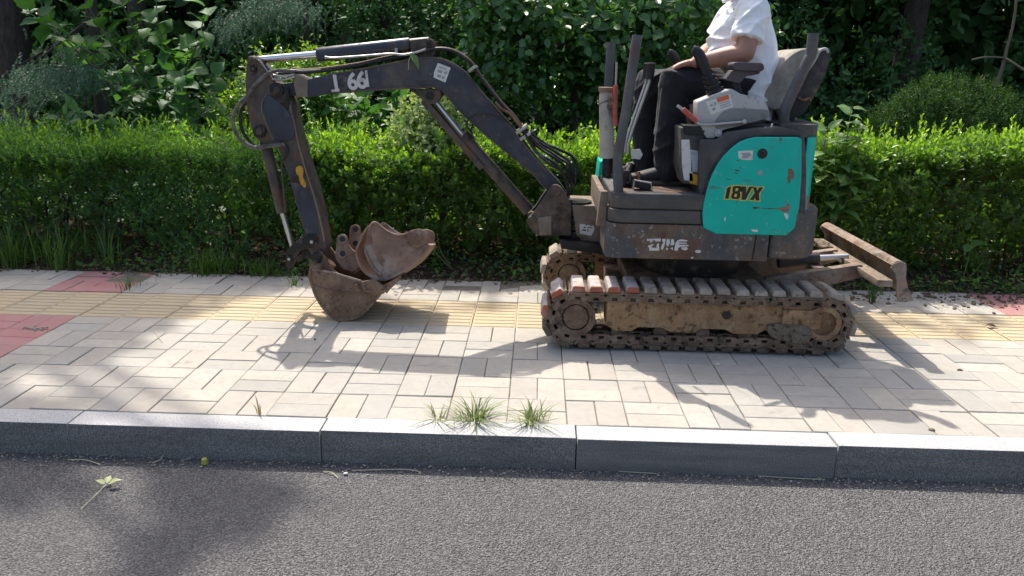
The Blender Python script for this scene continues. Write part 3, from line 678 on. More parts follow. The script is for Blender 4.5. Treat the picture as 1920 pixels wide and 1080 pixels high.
# ---------------------------------------------------------------- operator's place
def cab():
    # seat base with stickers
    sb = prism('seat_base', [(1.255,1.093),(1.369,1.091),(1.397,0.811),(1.283,0.822),(1.258,0.911),(1.260,0.988)], 1.00, 1.80, 'engine', EX, .012, 3)
    decal('sticker', [(1.261,1.034),(1.299,1.035),(1.332,0.836),(1.288,0.841),(1.273,0.912)], 1.0, 'paper', sb)
    decal('sticker', [(1.308,0.989),(1.352,0.980),(1.359,0.883),(1.319,0.883)], 1.0, 'paperblue', sb)
    decal('sticker', [(1.311,0.877),(1.356,0.865),(1.354,0.816),(1.315,0.828)], 1.0, 'yellowlabel', sb)
    prism('base_cap', [(1.263,1.104),(1.361,1.101),(1.365,1.056),(1.271,1.060)], .985, 1.10, 'rubber', EX, .01)
    # seat: cushion, back and shell
    c = prism('seat_cushion', [(1.456,1.255),(1.709,1.213),(1.716,1.146),(1.478,1.152)], 1.17, 1.63, 'seat', EX, .03, 4)
    bk = [(1.683,1.212),(1.707,1.289),(1.739,1.359),(1.784,1.420),(1.832,1.456),(1.882,1.469),(1.932,1.465),(1.912,1.415),(1.868,1.343),(1.824,1.266),(1.785,1.188),(1.734,1.171)]
    prism('seat_back', smooth2(bk, 3), 1.20, 1.62, 'seat', EX, .035, 4, 50)
    sh = [(1.756,1.171),(1.801,1.192),(1.841,1.266),(1.885,1.343),(1.926,1.415),(1.949,1.466),(1.976,1.471),(1.994,1.451),(1.987,1.381),(1.955,1.280),(1.908,1.181),(1.861,1.133),(1.787,1.129)]
    prism('seat_shell', smooth2(sh, 3), 1.215, 1.605, 'seatshell', EX, .02, 3, 50)
    tube('shell_piping', [(x, 1.212, z) for x, z in [(1.832,1.261),(1.876,1.338),(1.917,1.410),(1.939,1.457),(1.967,1.465),(1.979,1.448)]], .007, 'console', EX, 8, 4)
    tube('tied_strap', [(1.856,1.200,1.234),(1.874,1.180,1.222),(1.905,1.190,1.232),(1.915,1.200,1.217)], .006, 'hosebrown', EX, 6)
    box('seat_post', (1.80, 1.41, 1.10), (.14, .3, .10), 'seatshell', EX, .01)
    # consoles on both sides, each with a lever
    prof = [(1.321,1.214),(1.345,1.224),(1.439,1.265),(1.478,1.275),(1.520,1.252),(1.628,1.230),(1.658,1.186),(1.660,1.142),(1.455,1.084),(1.418,1.045),(1.380,1.040),(1.346,1.086),(1.324,1.148)]
    for side, ya, yb in ((1, .985, 1.105), (-1, 1.715, 1.835)):
        cn = prism('control_console', prof, ya, yb, 'console', EX, .011, 3)
        if side == 1:
            prism('console_inset', smooth2([(1.410,1.123),(1.435,1.160),(1.473,1.183),(1.527,1.186),(1.614,1.183),(1.655,1.179),(1.656,1.145),(1.559,1.116),(1.460,1.094),(1.415,1.091)], 2), ya - .003, ya + .01, 'console2', cn, .004)
            lab = decal('warning_label', [(1.360,1.213),(1.474,1.251),(1.489,1.193),(1.388,1.154)], ya, 'paper', cn)
            decal('label_stripe', [(1.408,1.229),(1.461,1.247),(1.468,1.229),(1.416,1.211)], ya - .0018, 'orange', cn, .0008)
            for k in range(5):
                u0, v0 = 0, 0
            for q in ([(1.423,1.207),(1.471,1.223),(1.472,1.220),(1.424,1.203)], [(1.426,1.197),(1.474,1.214),(1.475,1.210),(1.427,1.193)], [(1.429,1.187),(1.478,1.204),(1.479,1.200),(1.431,1.183)]): decal('label_line', q, ya - .0018, 'greyink', cn, .0008)
            for q in ([(1.379,1.198),(1.390,1.206),(1.396,1.196),(1.384,1.191)], [(1.397,1.211),(1.405,1.214),(1.408,1.199),(1.401,1.196)], [(1.390,1.181),(1.404,1.189),(1.410,1.177),(1.396,1.172)]): decal('label_figure', q, ya - .0018, 'greyink', cn, .0008)
            # safety lever: red grip, flat bar to its pivot
            tube('safety_lever', [(x, ya - .012, z) for x, z in [(1.226,1.193),(1.268,1.165),(1.319,1.124),(1.343,1.109),(1.408,1.111),(1.539,1.125)]], lambda t: .007 if t > .1 else .008, 'metal', cn, 8, 4)
            tube('lever_grip', [(x, ya - .012, z) for x, z in [(1.253,1.177),(1.274,1.160),(1.308,1.133),(1.322,1.121)]], .0125, 'redplastic', cn, 10, 3)
            (bx, bz), (b2x, b2z), (sx, sz) = [(1.544,1.126),(1.429,1.069),(1.355,1.077)]
            ypin('pivot_bolt', bx, bz, ya - .02, ya, .011, 'metal', cn)
            ypin('pivot_bolt', b2x, b2z, ya - .014, ya + .002, .017, 'console', cn); ypin('bolt_head', b2x, b2z, ya - .019, ya, .009, 'metal', cn, seg=6)
            box('slot', (sx, ya, sz), (.022, .006, .009), 'black', cn, .003)
        dy = (ya + yb) / 2
        # gaiter: stacked rubber folds; grip leaning towards the front
        pts = [(1.422,1.238),(1.413,1.258),(1.403,1.280),(1.391,1.302),(1.380,1.321),(1.368,1.341)]
        bm = bmesh.new(); rings = []
        for i, (x, z) in enumerate(pts[:-1]):
            r = .048 - .0052 * i
            for q, rr in ((0.0, r), (0.55, r), (.6, r * .80), (.95, r * .80)):
                nx, nz = pts[i + 1]; c = Vector((x + (nx - x) * q, dy, z + (nz - z) * q)); t = Vector((-.35, 0, 1)).normalized(); s, u = frame_of(t)
                rings.append([c + (s * math.cos(2 * math.pi * k / 18) + u * math.sin(2 * math.pi * k / 18)) * rr for k in range(18)])
        bm_rings(bm, rings); finish_bm(bm, 'lever_gaiter', 'rubber', cn, 0, ang=40)
        gp = [(x, dy, z) for x, z in [(1.377,1.321),(1.356,1.365),(1.338,1.403),(1.321,1.429),(1.302,1.444),(1.289,1.448)]]
        tube('lever_grip', gp, lambda t: .019 + .007 * math.sin(t * 3.0) if t < .97 else .012, 'rubber', cn, 14, 4)
        # armrest
        ar = prism('armrest', fillet([(1.470,1.391),(1.495,1.396),(1.609,1.393),(1.619,1.369),(1.608,1.355),(1.478,1.360)], .012), ya + .0, yb - .0, 'armpad', cn, .010, 3)
        prism('armrest_support', fillet([(1.476,1.360),(1.608,1.355),(1.599,1.342),(1.543,1.332),(1.514,1.299),(1.447,1.315)], .01), ya + .02, yb - .02, 'armpad', cn, .008)
        prism('armrest_post', [(1.482,1.314),(1.518,1.304),(1.544,1.246),(1.508,1.245)], ya + .04, yb - .03, 'rubber', cn, .005)
    # travel levers
    for y in (1.30, 1.42):
        d = (y - 1.30)
        pts = [(1.043,1.300,0.927),(1.052,1.300,1.015),(1.122,1.300,1.256),(1.131,1.300,1.288),(1.134,1.300,1.330)]
        tl = tube('travel_lever', [(x, yy + d, z) for x, yy, z in pts], .009, 'metal', EX, 10, 4)
        (kx, ky, kz), = [(1.134,1.300,1.322)]
        tube('lever_knob', [(kx - .003, ky + d, kz - .015), (kx, ky + d, kz + .03), (kx + .002, ky + d, kz + .058), (kx + .002, ky + d, kz + .066)], lambda t: .021 + .004 * t if t < .93 else .018, 'rubber', tl, 14, 3)
    # canopy posts cut off short
    for name, pts, r in (('front_post', [(0.973,0.970,0.765),(0.961,0.970,0.944),(0.989,0.970,1.184),(1.020,0.970,1.506)], .0235), ('front_post', [(1.002,1.860,0.695),(0.991,1.860,0.846),(0.974,1.860,1.263),(0.980,1.860,1.501)], .025), ('rear_post', [(1.749,1.030,1.106),(1.743,1.030,1.158),(1.750,1.030,1.196),(1.780,1.030,1.280),(1.826,1.030,1.402),(1.839,1.030,1.440),(1.839,1.030,1.530)], .0255)):
        tube(name, pts, r, 'post', EX, 20, 6)
    tube('rear_post', [(1.749,1.030,1.106),(1.743,1.030,1.158),(1.750,1.030,1.196),(1.780,1.030,1.280),(1.826,1.030,1.402),(1.839,1.030,1.440),(1.839,1.030,1.530)], .0255, 'post', EX, 20, 6).location.y += .72
    # canister strapped to the front post, rags and a red handle
    (ax, ay, az), (bx, by, bz) = [(0.895,1.060,1.248),(0.918,1.060,0.934)]
    cn = cyl('canister', (bx, by, bz), (ax, ay, az), .040, 'canister', EX, .031, 24, .006)
    cyl('canister_lid', (ax, ay, az - .002), (ax, ay, az + .022), .034, 'rust2', cn, .036, 20, .004)
    tube('canister_wire', [(ax + .036 * math.cos(a), ay + .036 * math.sin(a), az - .05 + .01 * math.sin(3 * a)) for a in [i * .7 for i in range(10)]], .0022, 'hose', cn, 6)
    (px, py, pz), (qx, qy, qz) = [(0.938,1.020,1.280),(0.946,1.020,1.091)]
    tube('red_handle', [(px, py, pz), (px, py, (pz + qz) / 2), (qx, qy, qz)], .0115, 'redplastic', cn, 10, 3)
    for k in range(14):
        a = random.uniform(0, 6.28); z0 = az - .01 - random.uniform(0, .06); r = .034
        tube('rag', [(ax + .02 + random.gauss(0, .012), ay - .03 + random.gauss(0, .008), z0), (ax + .03 + random.gauss(0, .01), ay - .04, z0 - .02), (ax + .03 + random.gauss(0, .012), ay - .03, z0 - .045)], .006, random.choice(['hosebrown', 'rust2', 'mud']), cn, 6, 3)
    tube('thin_rod', [(0.954,1.200,1.245),(0.954,1.200,1.302),(0.952,1.200,1.386)], .006, 'metal', EX, 8)
    # small teal front guard on the far corner and a hose below the canister
    prism('front_guard', [(0.926,0.853),(0.962,0.866),(0.983,0.739),(0.917,0.725)], 1.62, 1.84, 'teal', EX, .006)
    tube('front_hose', [(0.960,1.500,0.887),(0.960,1.500,0.818),(0.961,1.500,0.745)], .03, 'rubber', EX, 12)
    # pedals and clutter on the floor
    box('pedal', (1.09, 1.04, .808), (.085, .07, .035), 'rubber', EX, .006, Matrix.Rotation(.25, 3, 'Y'))
    tube('pedal_frame', [(1.045, 1.0, .79), (1.05, 1.0, .835), (1.13, 1.0, .823), (1.135, 1.0, .79)], .005, 'metal', EX, 6, 2, False)
    tube('short_lever', [(1.077,1.050,0.792),(1.077,1.050,0.837),(1.075,1.050,0.871)], .006, 'redplastic', EX, 8)
    for k in range(9):
        x = .985 + .09 * random.random(); y = 1.08 + .5 * random.random()
        cyl('pedal_linkage', (x, y, .79), (x + random.gauss(0, .02), y + random.gauss(0, .03), .83 + .05 * random.random()), .013 + .010 * random.random(), random.choice(['grease', 'rubber', 'pivot']), EX, seg=10, bev=.003)
    pl = [(1.038,0.969),(1.082,0.975),(1.097,0.947),(1.085,0.923),(1.043,0.927)]
    decal('paper_tag', pl, 1.12, 'paper', EX)
    tube('dangling_cord', [(1.168,1.120,1.269),(1.160,1.120,1.104),(1.150,1.120,0.987)], .0016, 'metal', EX, 6)
cab()

# ---------------------------------------------------------------- boom, arm, rams, bucket
def boom():
    N, Fy = CY - .062, CY + .062
    # boom: two straight legs joined by the knee
    bp = [(-0.645,1.271),(-0.583,1.287),(-0.450,1.318),(-0.293,1.347),(-0.139,1.379),(-0.040,1.398),(0.024,1.400),(0.079,1.389),(0.129,1.367),(0.187,1.327),(0.268,1.231),(0.364,1.131),(0.458,1.029),(0.553,0.912),(0.632,0.826),(0.700,0.759),(0.693,0.707),(0.632,0.723),(0.524,0.826),(0.377,0.939),(0.218,1.069),(0.134,1.150),(0.081,1.211),(0.059,1.232),(0.025,1.243),(-0.103,1.236),(-0.297,1.221),(-0.534,1.200),(-0.639,1.184)]
    bo = prism('boom', bp, N, Fy, 'boom', EX, .007, 3)
    # raised edge strips along boom top and bottom
    for pts in ([(-0.456,1.312),(-0.293,1.342),(-0.140,1.374),(-0.040,1.391),(0.024,1.394),(0.079,1.383),(0.123,1.362),(0.181,1.320)], [(0.187,1.321),(0.268,1.223),(0.364,1.124),(0.458,1.021),(0.553,0.903),(0.632,0.817)], [(0.615,0.737),(0.524,0.835),(0.377,0.947),(0.218,1.077),(0.134,1.158),(0.087,1.217),(0.062,1.235),(0.023,1.248),(-0.103,1.243),(-0.296,1.227),(-0.533,1.207)]):
        tube('weld_bead', [(x, N - .001, z) for x, z in pts], .0042, 'arm', bo, 6, 3)
    # tip casting
    prism('boom_tip', [(-0.704,1.305),(-0.691,1.297),(-0.633,1.274),(-0.638,1.185),(-0.697,1.181),(-0.708,1.243)], N - .006, Fy + .006, 'beige', EX, .006)
    prism('boom_lug', fillet([(-0.828,1.235),(-0.796,1.249),(-0.706,1.259),(-0.707,1.189),(-0.801,1.181),(-0.831,1.195)], .012), N + .02, Fy - .02, 'boom', EX, .006)
    # notice, faded number, sticker
    decal('sticker', [(0.049,1.369),(0.115,1.346),(0.087,1.271),(0.026,1.296),(0.029,1.323)], N, 'paper', bo)
    for q in ([(0.055,1.353),(0.096,1.340),(0.093,1.335),(0.053,1.348)], [(0.049,1.337),(0.074,1.329),(0.068,1.316),(0.046,1.324)], [(0.046,1.313),(0.066,1.308),(0.063,1.294),(0.043,1.299)], [(0.071,1.305),(0.085,1.300),(0.079,1.287),(0.068,1.292)], [(0.082,1.327),(0.096,1.322),(0.091,1.311),(0.079,1.316)]): decal('sticker_print', q, N - .0016, 'greyink', bo, .0008)
    (x1, z1), = [(-0.511,1.211)]; 
    text('stencil_digit', '1', .122, (x1, N - .001, z1), 'whitepaint', bo, offset=.0035, rot=.12, sx=.95)
    decal('digit_foot', [(-0.512,1.224),(-0.469,1.230),(-0.469,1.216),(-0.511,1.210)], N, 'whitepaint', bo)
    (x3, z3), (x6, z6), (x7, z7), (x8, z8) = [(-0.464,1.222),(-0.423,1.225),(-0.374,1.233),(-0.334,1.244)]
    text('stencil_digit', '3', .105, (x3, N - .001, z3), 'ghostpaint', bo, offset=.003, rot=.12, sx=.85)
    text('stencil_digit', '6', .118, (x6, N - .001, z6), 'whitepaint', bo, offset=.0038, rot=.12, sx=.95)
    text('stencil_digit', '6', .118, (x7, N - .0022, z7), 'whitepaint', bo, offset=.0040, rot=.12, sx=.95)
    text('stencil_digit', '1', .112, (x8 - .004, N - .001, z8), 'whitepaint', bo, offset=.0035, rot=.10, sx=.7)
    # hanging leaf caught under the hose clamp
    # knee lug for the boom ram
    prism('ram_lug', fillet([(-0.104,1.234),(0.056,1.237),(0.067,1.208),(0.036,1.161),(-0.015,1.157),(-0.043,1.189)], .02), N + .012, Fy - .012, 'pivot', EX, .006)
    (kx, kz), = [(0.003,1.201)]; ypin('pin', kx, kz, N + .0, Fy - .0, .020, 'grease', EX)
    # boom ram with its guard plate
    (a, b, c, d), = [[(-0.000,1.200),(0.178,0.987),(0.169,0.998),(0.543,0.589)]]
    v = Vector((d[0] - a[0], 0, d[1] - a[1])).normalized()
    P = lambda q, t=0.0: Vector((q[0], CY, q[1])) + v * t
    cyl('boom_ram_rod', P(a, .03), P(b, .05), .0155, 'rod', EX)
    br = cyl('boom_ram_barrel', P(b, -.005), P(d, -.01), .0345, 'arm', EX, seg=24, bev=.004)
    cyl('ram_gland', P(b, -.014), P(b, .03), .039, 'pivot', br, seg=24, bev=.004)
    gx = Vector((-v.z, 0, v.x)) if v.x > 0 else Vector((v.z, 0, -v.x))
    gx = Vector((v.z, 0, -v.x)); gx = -gx if gx.x > 0 else gx           # to the lower left of the ram
    g0, g1 = [(-0.046,1.167),(0.277,0.824)]
    g0 = Vector((g0[0], CY, g0[1])); g1 = Vector((g1[0], CY, g1[1]))
    mm = Matrix(((v.x, 0, gx.x), (0, 1, 0), (v.z, 0, gx.z)))
    gd = box('ram_guard', (g0 + g1) / 2, ((g1 - g0).length, .078, .012), 'arm', EX, .003, mm)
    for sy in (-1, 1): box('guard_flange', (g0 + g1) / 2 - gx * .012 + Vector((0, sy * .037, 0)), ((g1 - g0).length, .005, .03), 'arm', gd, .0015, mm)
    # hose ring looping past the ram
    tube('boom_hose', [(0.224,1.380,1.019),(0.205,1.370,1.042),(0.203,1.360,1.075),(0.240,1.350,1.109),(0.285,1.345,1.119),(0.332,1.345,1.117),(0.393,1.360,1.095),(0.443,1.400,1.044)], .0055, 'hose', EX, 8, 5)
    tube('boom_hose', [(0.236,1.370,0.981),(0.225,1.370,1.026),(0.229,1.380,1.058),(0.222,1.400,1.079)], .0055, 'hose', EX, 8, 5)
    # swing bracket at the foot
    fx, fz = (lambda p: p[0])([(0.674,0.728)])
    sp = [(0.645,0.746),(0.673,0.761),(0.705,0.747),(0.728,0.714),(0.762,0.657),(0.768,0.486),(0.601,0.480),(0.564,0.496),(0.528,0.548),(0.533,0.577),(0.569,0.610),(0.635,0.717)]
    sw = prism('swing_bracket', fillet(sp, .015), 1.335, 1.375, 'pivot', EX, .007)
    prism('swing_bracket', fillet(sp, .015), 1.505, 1.545, 'pivot', EX, .007)
    prism('swing_web', [(0.584,0.585),(0.766,0.601),(0.771,0.477),(0.602,0.470),(0.563,0.490)], 1.37, 1.51, 'pivot', EX, .006)
    prism('web_plate', [(0.587,0.579),(0.658,0.593),(0.662,0.488),(0.596,0.486)], 1.328, 1.336, 'beige', sw, .003)
    ypin('foot_pin', fx, fz, 1.318, 1.56, .030, 'pivot', EX); (rx, rz), = [(0.553,0.565)]; ypin('ram_pin', rx, rz, 1.326, 1.55, .022, 'pivot', EX)
    # king post with stacked collars, then the box that ties it to the body
    kx = ([(0.767,0.529)])[0][0]
    for z0, z1, r, m in ((.455, .50, .075, 'grease'), (.505, .535, .062, 'pivot'), (.54, .575, .085, 'grease'), (.58, .60, .06, 'metal'), (.605, .66, .08, 'grease')):
        cyl('king_post', (kx + .03, CY, z0), (kx + .03, CY, z1), r, m, EX, seg=28, bev=.004)
    mb = prism('mount_box', [(0.766,0.648),(0.937,0.647),(0.967,0.607),(0.977,0.414),(0.831,0.451),(0.795,0.486)], 1.355, 1.70, 'beige', EX, .008)
    prism('mount_plate', [(0.703,0.466),(0.987,0.446),(0.990,0.384),(0.716,0.419)], 1.30, 1.60, 'grease', EX, .006)
    decal('stencil_plate', fillet([(0.812,0.547),(0.887,0.540),(0.893,0.523),(0.888,0.508),(0.878,0.484),(0.814,0.494)], .006), 1.355, 'whitepaint', mb)
    for q in ([(0.844,0.545),(0.852,0.545),(0.852,0.539),(0.844,0.539)], [(0.833,0.530),(0.844,0.533),(0.844,0.525),(0.833,0.524)], [(0.827,0.518),(0.848,0.516),(0.848,0.507),(0.831,0.510)], [(0.853,0.519),(0.859,0.519),(0.862,0.505),(0.857,0.505)], [(0.867,0.543),(0.878,0.542),(0.875,0.537),(0.867,0.538)], [(0.853,0.531),(0.881,0.529),(0.882,0.524),(0.853,0.526)]): decal('stencil_mark', q, 1.3534, 'ink', mb, .0008)
    # hoses: from the body over the boom foot, up along its back, over the knee to the arm
    for k in range(6):
        o = (k - 2.5) * .017; q = random.gauss(0, 1.5)
        top = 1.36 + .03 * k
        tube('boom_hose', [(x + .002 * q, y + o, z + .002 * q) for x, y, z in [(0.727,1.440,0.669),(0.749,1.440,0.711)]] + [(x + (.011 * k - .035) * w + random.gauss(0, .006), top + .01 + random.gauss(0, .012), z + (.010 * k - .03) * w + random.gauss(0, .006)) for w, (x, y, z) in zip((1, 1.3, 1.2, .8, .35, .15),  [(0.770,1.440,0.769),(0.750,1.440,0.855),(0.679,1.440,0.902),(0.592,1.440,0.943),(0.534,1.440,0.995),(0.496,1.440,1.034)])], .0078, 'hose', EX, 8, 5)
    for k in range(5):
        y = 1.385 + .026 * k; dz = .003 * (k % 2)
        tube('boom_hose', [(x, y, z + dz) for x, _, z in [(0.496,1.440,1.034),(0.452,1.440,1.097),(0.391,1.440,1.157),(0.325,1.440,1.233),(0.263,1.440,1.311),(0.218,1.440,1.372),(0.162,1.440,1.414),(0.100,1.440,1.437),(0.025,1.440,1.438),(-0.045,1.440,1.419)]], .0075, 'hosebrown' if k in (1,) else 'hose', EX, 8, 5)
    tube('faded_hose', [(x, 1.372, z) for x, _, z in [(0.496,1.440,1.034),(0.469,1.440,1.070),(0.429,1.440,1.116),(0.383,1.440,1.143),(0.349,1.440,1.178)]], .007, 'hosebrown', EX, 8, 4)
    for u, v_, w in ((884.0, 131.0, 0), (0, 0, 1)):
        pass
    for p0, p1 in (((0.207,1.370,1.329), (0.245,1.370,1.356)), ((0.461,1.370,1.019), (0.516,1.370,1.059)), ((0.481,1.370,0.986), (0.534,1.370,1.021))):
        p0 = Vector(p0); p1 = Vector(p1); m_ = (p0 + p1) / 2; dd = (p1 - p0); s_, u_ = frame_of(dd); dn = dd.normalized(); mm = Matrix((dn, Vector((0, 1, 0)), dn.cross(Vector((0, 1, 0))))).transposed()
        box('hose_clamp', (m_.x, CY, m_.z), (dd.length, .15, .016), 'metal', EX, .003, mm)
    # hose bundle along the top of the boom to the arm
    for k, (r, m) in enumerate(((.008, 'hose'), (.008, 'hose'), (.0095, 'hosebrown'))):
        tube('arm_hose', [(x, 1.40 + .035 * k, z + .006 * k) for x, _, z in [(-0.045,1.440,1.419),(-0.130,1.440,1.398),(-0.243,1.440,1.378),(-0.356,1.440,1.351),(-0.470,1.440,1.331),(-0.584,1.440,1.315),(-0.675,1.440,1.308),(-0.740,1.440,1.312)]], r, m, EX, 8, 5)
    tube('arm_hose', [(x, 1.372, z) for x, _, z in [(-0.012,1.400,1.437),(-0.067,1.400,1.418),(-0.131,1.400,1.406),(-0.193,1.400,1.410),(-0.290,1.400,1.401),(-0.402,1.400,1.391),(-0.500,1.400,1.384),(-0.536,1.400,1.388)]], .006, 'metal', EX, 8, 5)
    # arm ram on top
    (a, b, c, d), = [[(-0.939,1.366),(-0.594,1.399),(-0.103,1.459),(-0.000,1.470)]]
    A, B, C_, D = (Vector((q[0], CY, q[1])) for q in (a, b, c, d))
    cyl('arm_ram_rod', A, B.lerp(C_, .2), .0195, 'chrome', EX, seg=24)
    ab = cyl('arm_ram_barrel', B, C_, .0365, 'cyl', EX, seg=28, bev=.004)
    cyl('ram_port', B + Vector((.055, -.036, -.02)), B + Vector((.055, -.036, .0)), .009, 'metal', ab, seg=10); (qx, qz), = [(-0.170,1.426)]
    cyl('ram_port', (qx, CY - .036, qz - .012), (qx, CY - .036, qz + .014), .009, 'metal', ab, seg=10)
    tl = [(-0.097,1.478),(-0.041,1.487),(0.005,1.490),(0.022,1.482),(0.044,1.438),(0.021,1.395),(-0.043,1.394),(-0.095,1.430)]
    for y in (CY - .045, CY + .033): prism('ram_bracket', fillet(tl, .012), y, y + .012, 'pivot', EX, .003)
    cyl('ram_eye', C_ - (D - C_) * .1, D, .030, 'grease', EX, seg=20, bev=.004); ypin('pin', d[0], d[1], CY - .052, CY + .052, .014, 'grease', EX)
    # ---------------- arm (dipper)
    N2, F2 = CY - .068, CY + .068
    ap = [(-0.942,1.379),(-0.925,1.389),(-0.897,1.385),(-0.877,1.358),(-0.846,1.313),(-0.815,1.266),(-0.791,1.247),(-0.754,1.210),(-0.726,1.156),(-0.712,1.054),(-0.687,0.940),(-0.661,0.828),(-0.627,0.705),(-0.598,0.575),(-0.585,0.462),(-0.574,0.385),(-0.602,0.294),(-0.644,0.286),(-0.670,0.358),(-0.690,0.442),(-0.707,0.513),(-0.735,0.642),(-0.758,0.745),(-0.789,0.853),(-0.814,0.921),(-0.871,0.925),(-0.918,0.958),(-0.941,0.991),(-0.955,1.047),(-0.965,1.140),(-0.964,1.233),(-0.955,1.320)]
    ar = prism('arm', ap, N2, F2, 'arm', EX, .007, 3)
    # doubler plate bulging over the bend, ridge lines and the rim at the right edge
    dp = [(-0.864,1.181),(-0.841,1.192),(-0.797,1.160),(-0.754,1.125),(-0.723,1.074),(-0.715,1.007),(-0.738,0.962),(-0.804,0.952),(-0.830,0.994),(-0.860,1.071),(-0.873,1.131)]
    prism('doubler_plate', smooth2(dp, 3), N2 - .008, N2 + .002, 'cyl', ar, .004)
    tube('weld_bead', [(x, N2 - .002, z) for x, z in [(-0.853,1.197),(-0.878,1.158),(-0.884,1.114),(-0.868,1.054),(-0.849,0.999),(-0.834,0.960)]], .004, 'beige', ar, 6, 4)
    tube('weld_bead', [(x, N2 - .002, z) for x, z in [(-0.741,1.172),(-0.726,1.093),(-0.713,1.024),(-0.693,0.912),(-0.663,0.785),(-0.626,0.650),(-0.597,0.510),(-0.584,0.415)]], .0045, 'beige', ar, 6, 4)
    decal('bare_patch', [(-0.752,0.734),(-0.669,0.725),(-0.623,0.583),(-0.606,0.450),(-0.683,0.449),(-0.712,0.572)], N2, 'cyl', ar)
    lab = smooth2([(-0.719,0.815),(-0.689,0.824),(-0.679,0.799),(-0.684,0.765),(-0.668,0.727),(-0.678,0.707),(-0.700,0.733),(-0.707,0.770),(-0.718,0.781)], 2)
    decal('yellow_sticker', lab, N2 - .0005, 'yellowlabel', ar)
    tp = [(-0.935,1.381),(-0.899,1.384),(-0.896,1.342),(-0.899,1.304),(-0.922,1.293),(-0.938,1.304),(-0.940,1.347)]
    prism('ram_eye_plate', smooth2(tp, 2), N2 - .012, N2 + .002, 'pivot', ar, .004)
    for u in ([(-0.917,1.363),(-0.911,1.326),(-0.789,1.220),(-0.899,1.004)]): pass
    for (x, z), r, m in zip([(-0.917,1.363),(-0.911,1.323),(-0.789,1.220),(-0.899,1.004)], (.021, .017, .030, .034), ('pivot', 'grease', 'grease', 'grease')):
        ypin('pin', x, z, N2 - .022, F2 + .022, r, m, EX)
        ypin('pin_cap', x, z, N2 - .028, N2 - .018, r * .55, 'pivot', EX, seg=8)
    prism('dark_boss', smooth2([(-0.835,1.241),(-0.790,1.255),(-0.741,1.232),(-0.731,1.162),(-0.741,1.118),(-0.785,1.139),(-0.823,1.165)], 2), N2 - .006, N2 + .002, 'grease', ar, .003)
    tube('wire', [(x, N2 - .012, z) for x, z in [(-0.921,1.384),(-0.883,1.369),(-0.852,1.332),(-0.826,1.295),(-0.806,1.269)]], .003, 'metal', EX, 6, 3)
    for pts in ([(-0.824,1.370,1.295),(-0.763,1.370,1.288),(-0.700,1.370,1.300)], [(-0.820,1.370,1.274),(-0.764,1.370,1.269),(-0.698,1.370,1.289)], [(-0.846,1.380,1.348),(-0.815,1.380,1.306),(-0.784,1.380,1.263)]): tube('pipe', pts, .006, 'metal', EX, 8, 4)
    # hoses round the back of the arm
    tube('arm_hose', [(-0.700,1.370,1.313),(-0.759,1.365,1.318),(-0.809,1.360,1.311),(-0.859,1.355,1.284),(-0.911,1.350,1.235),(-0.957,1.350,1.180),(-1.003,1.360,1.137),(-1.037,1.370,1.084),(-1.043,1.375,1.023),(-1.023,1.380,0.967),(-0.983,1.380,0.934),(-0.936,1.375,0.915)], .0095, 'wrap', EX, 10, 9, ripple=.09)
    tube('arm_hose', [(-0.729,1.400,1.302),(-0.800,1.400,1.295),(-0.862,1.410,1.267),(-0.922,1.410,1.211),(-0.975,1.410,1.155),(-1.009,1.410,1.110),(-1.019,1.410,1.054),(-1.007,1.410,0.993),(-0.975,1.410,0.948),(-0.939,1.400,0.916)], .009, 'hose', EX, 10, 6)
    tube('arm_hose', [(-0.936,1.375,0.915),(-0.890,1.360,0.923),(-0.831,1.355,0.931),(-0.767,1.355,0.940)], .0115, 'wrap', EX, 10, 6, ripple=.09)
    tube('arm_hose', [(-0.769,1.360,0.940),(-0.759,1.360,0.912),(-0.771,1.365,0.877),(-0.786,1.370,0.854)], .008, 'hose', EX, 8, 4)
    # bucket ram
    (a, b, c, d), = [[(-0.921,0.992),(-0.895,0.913),(-0.831,0.554),(-0.785,0.365)]]
    A, B, C_, D = (Vector((q[0], CY, q[1])) for q in (a, b, c, d))
    bb = cyl('bucket_ram_barrel', B, C_, .030, 'arm', EX, seg=24, bev=.004); cyl('ram_eye', A, B, .024, 'grease', bb, seg=16)
    cyl('bucket_ram_rod', C_, D, .0135, 'rod', EX, seg=20)
    tube('ram_pipe', [(x, CY - .045, z) for x, z in [(-0.802,0.851),(-0.801,0.736),(-0.799,0.619),(-0.796,0.566)]], .006, 'arm', bb, 8)
    # linkage to the bucket
    L = [(-0.776,0.316),(-0.646,0.416),(-0.624,0.326),(-0.704,0.336)]
    lk = fillet([(-0.801,0.291),(-0.791,0.358),(-0.747,0.407),(-0.668,0.451),(-0.621,0.446),(-0.611,0.405),(-0.642,0.380),(-0.708,0.366),(-0.740,0.329),(-0.755,0.268),(-0.791,0.252)], .012)
    for y in (N2 - .026, F2 + .012): prism('bucket_link', lk, y, y + .014, 'grease', EX, .004)
    for (x, z), r in zip(L[:3], (.020, .022, .026)): ypin('pin', x, z, N2 - .034, F2 + .034, r, 'grease', EX); ypin('pin_cap', x, z, N2 - .038, N2 - .03, r * .45, 'metal', EX, seg=8)
    box('arm_end', (L[3][0] + .02, CY, L[3][1] + .0), (.05, .1, .06), 'grease', EX, .01)

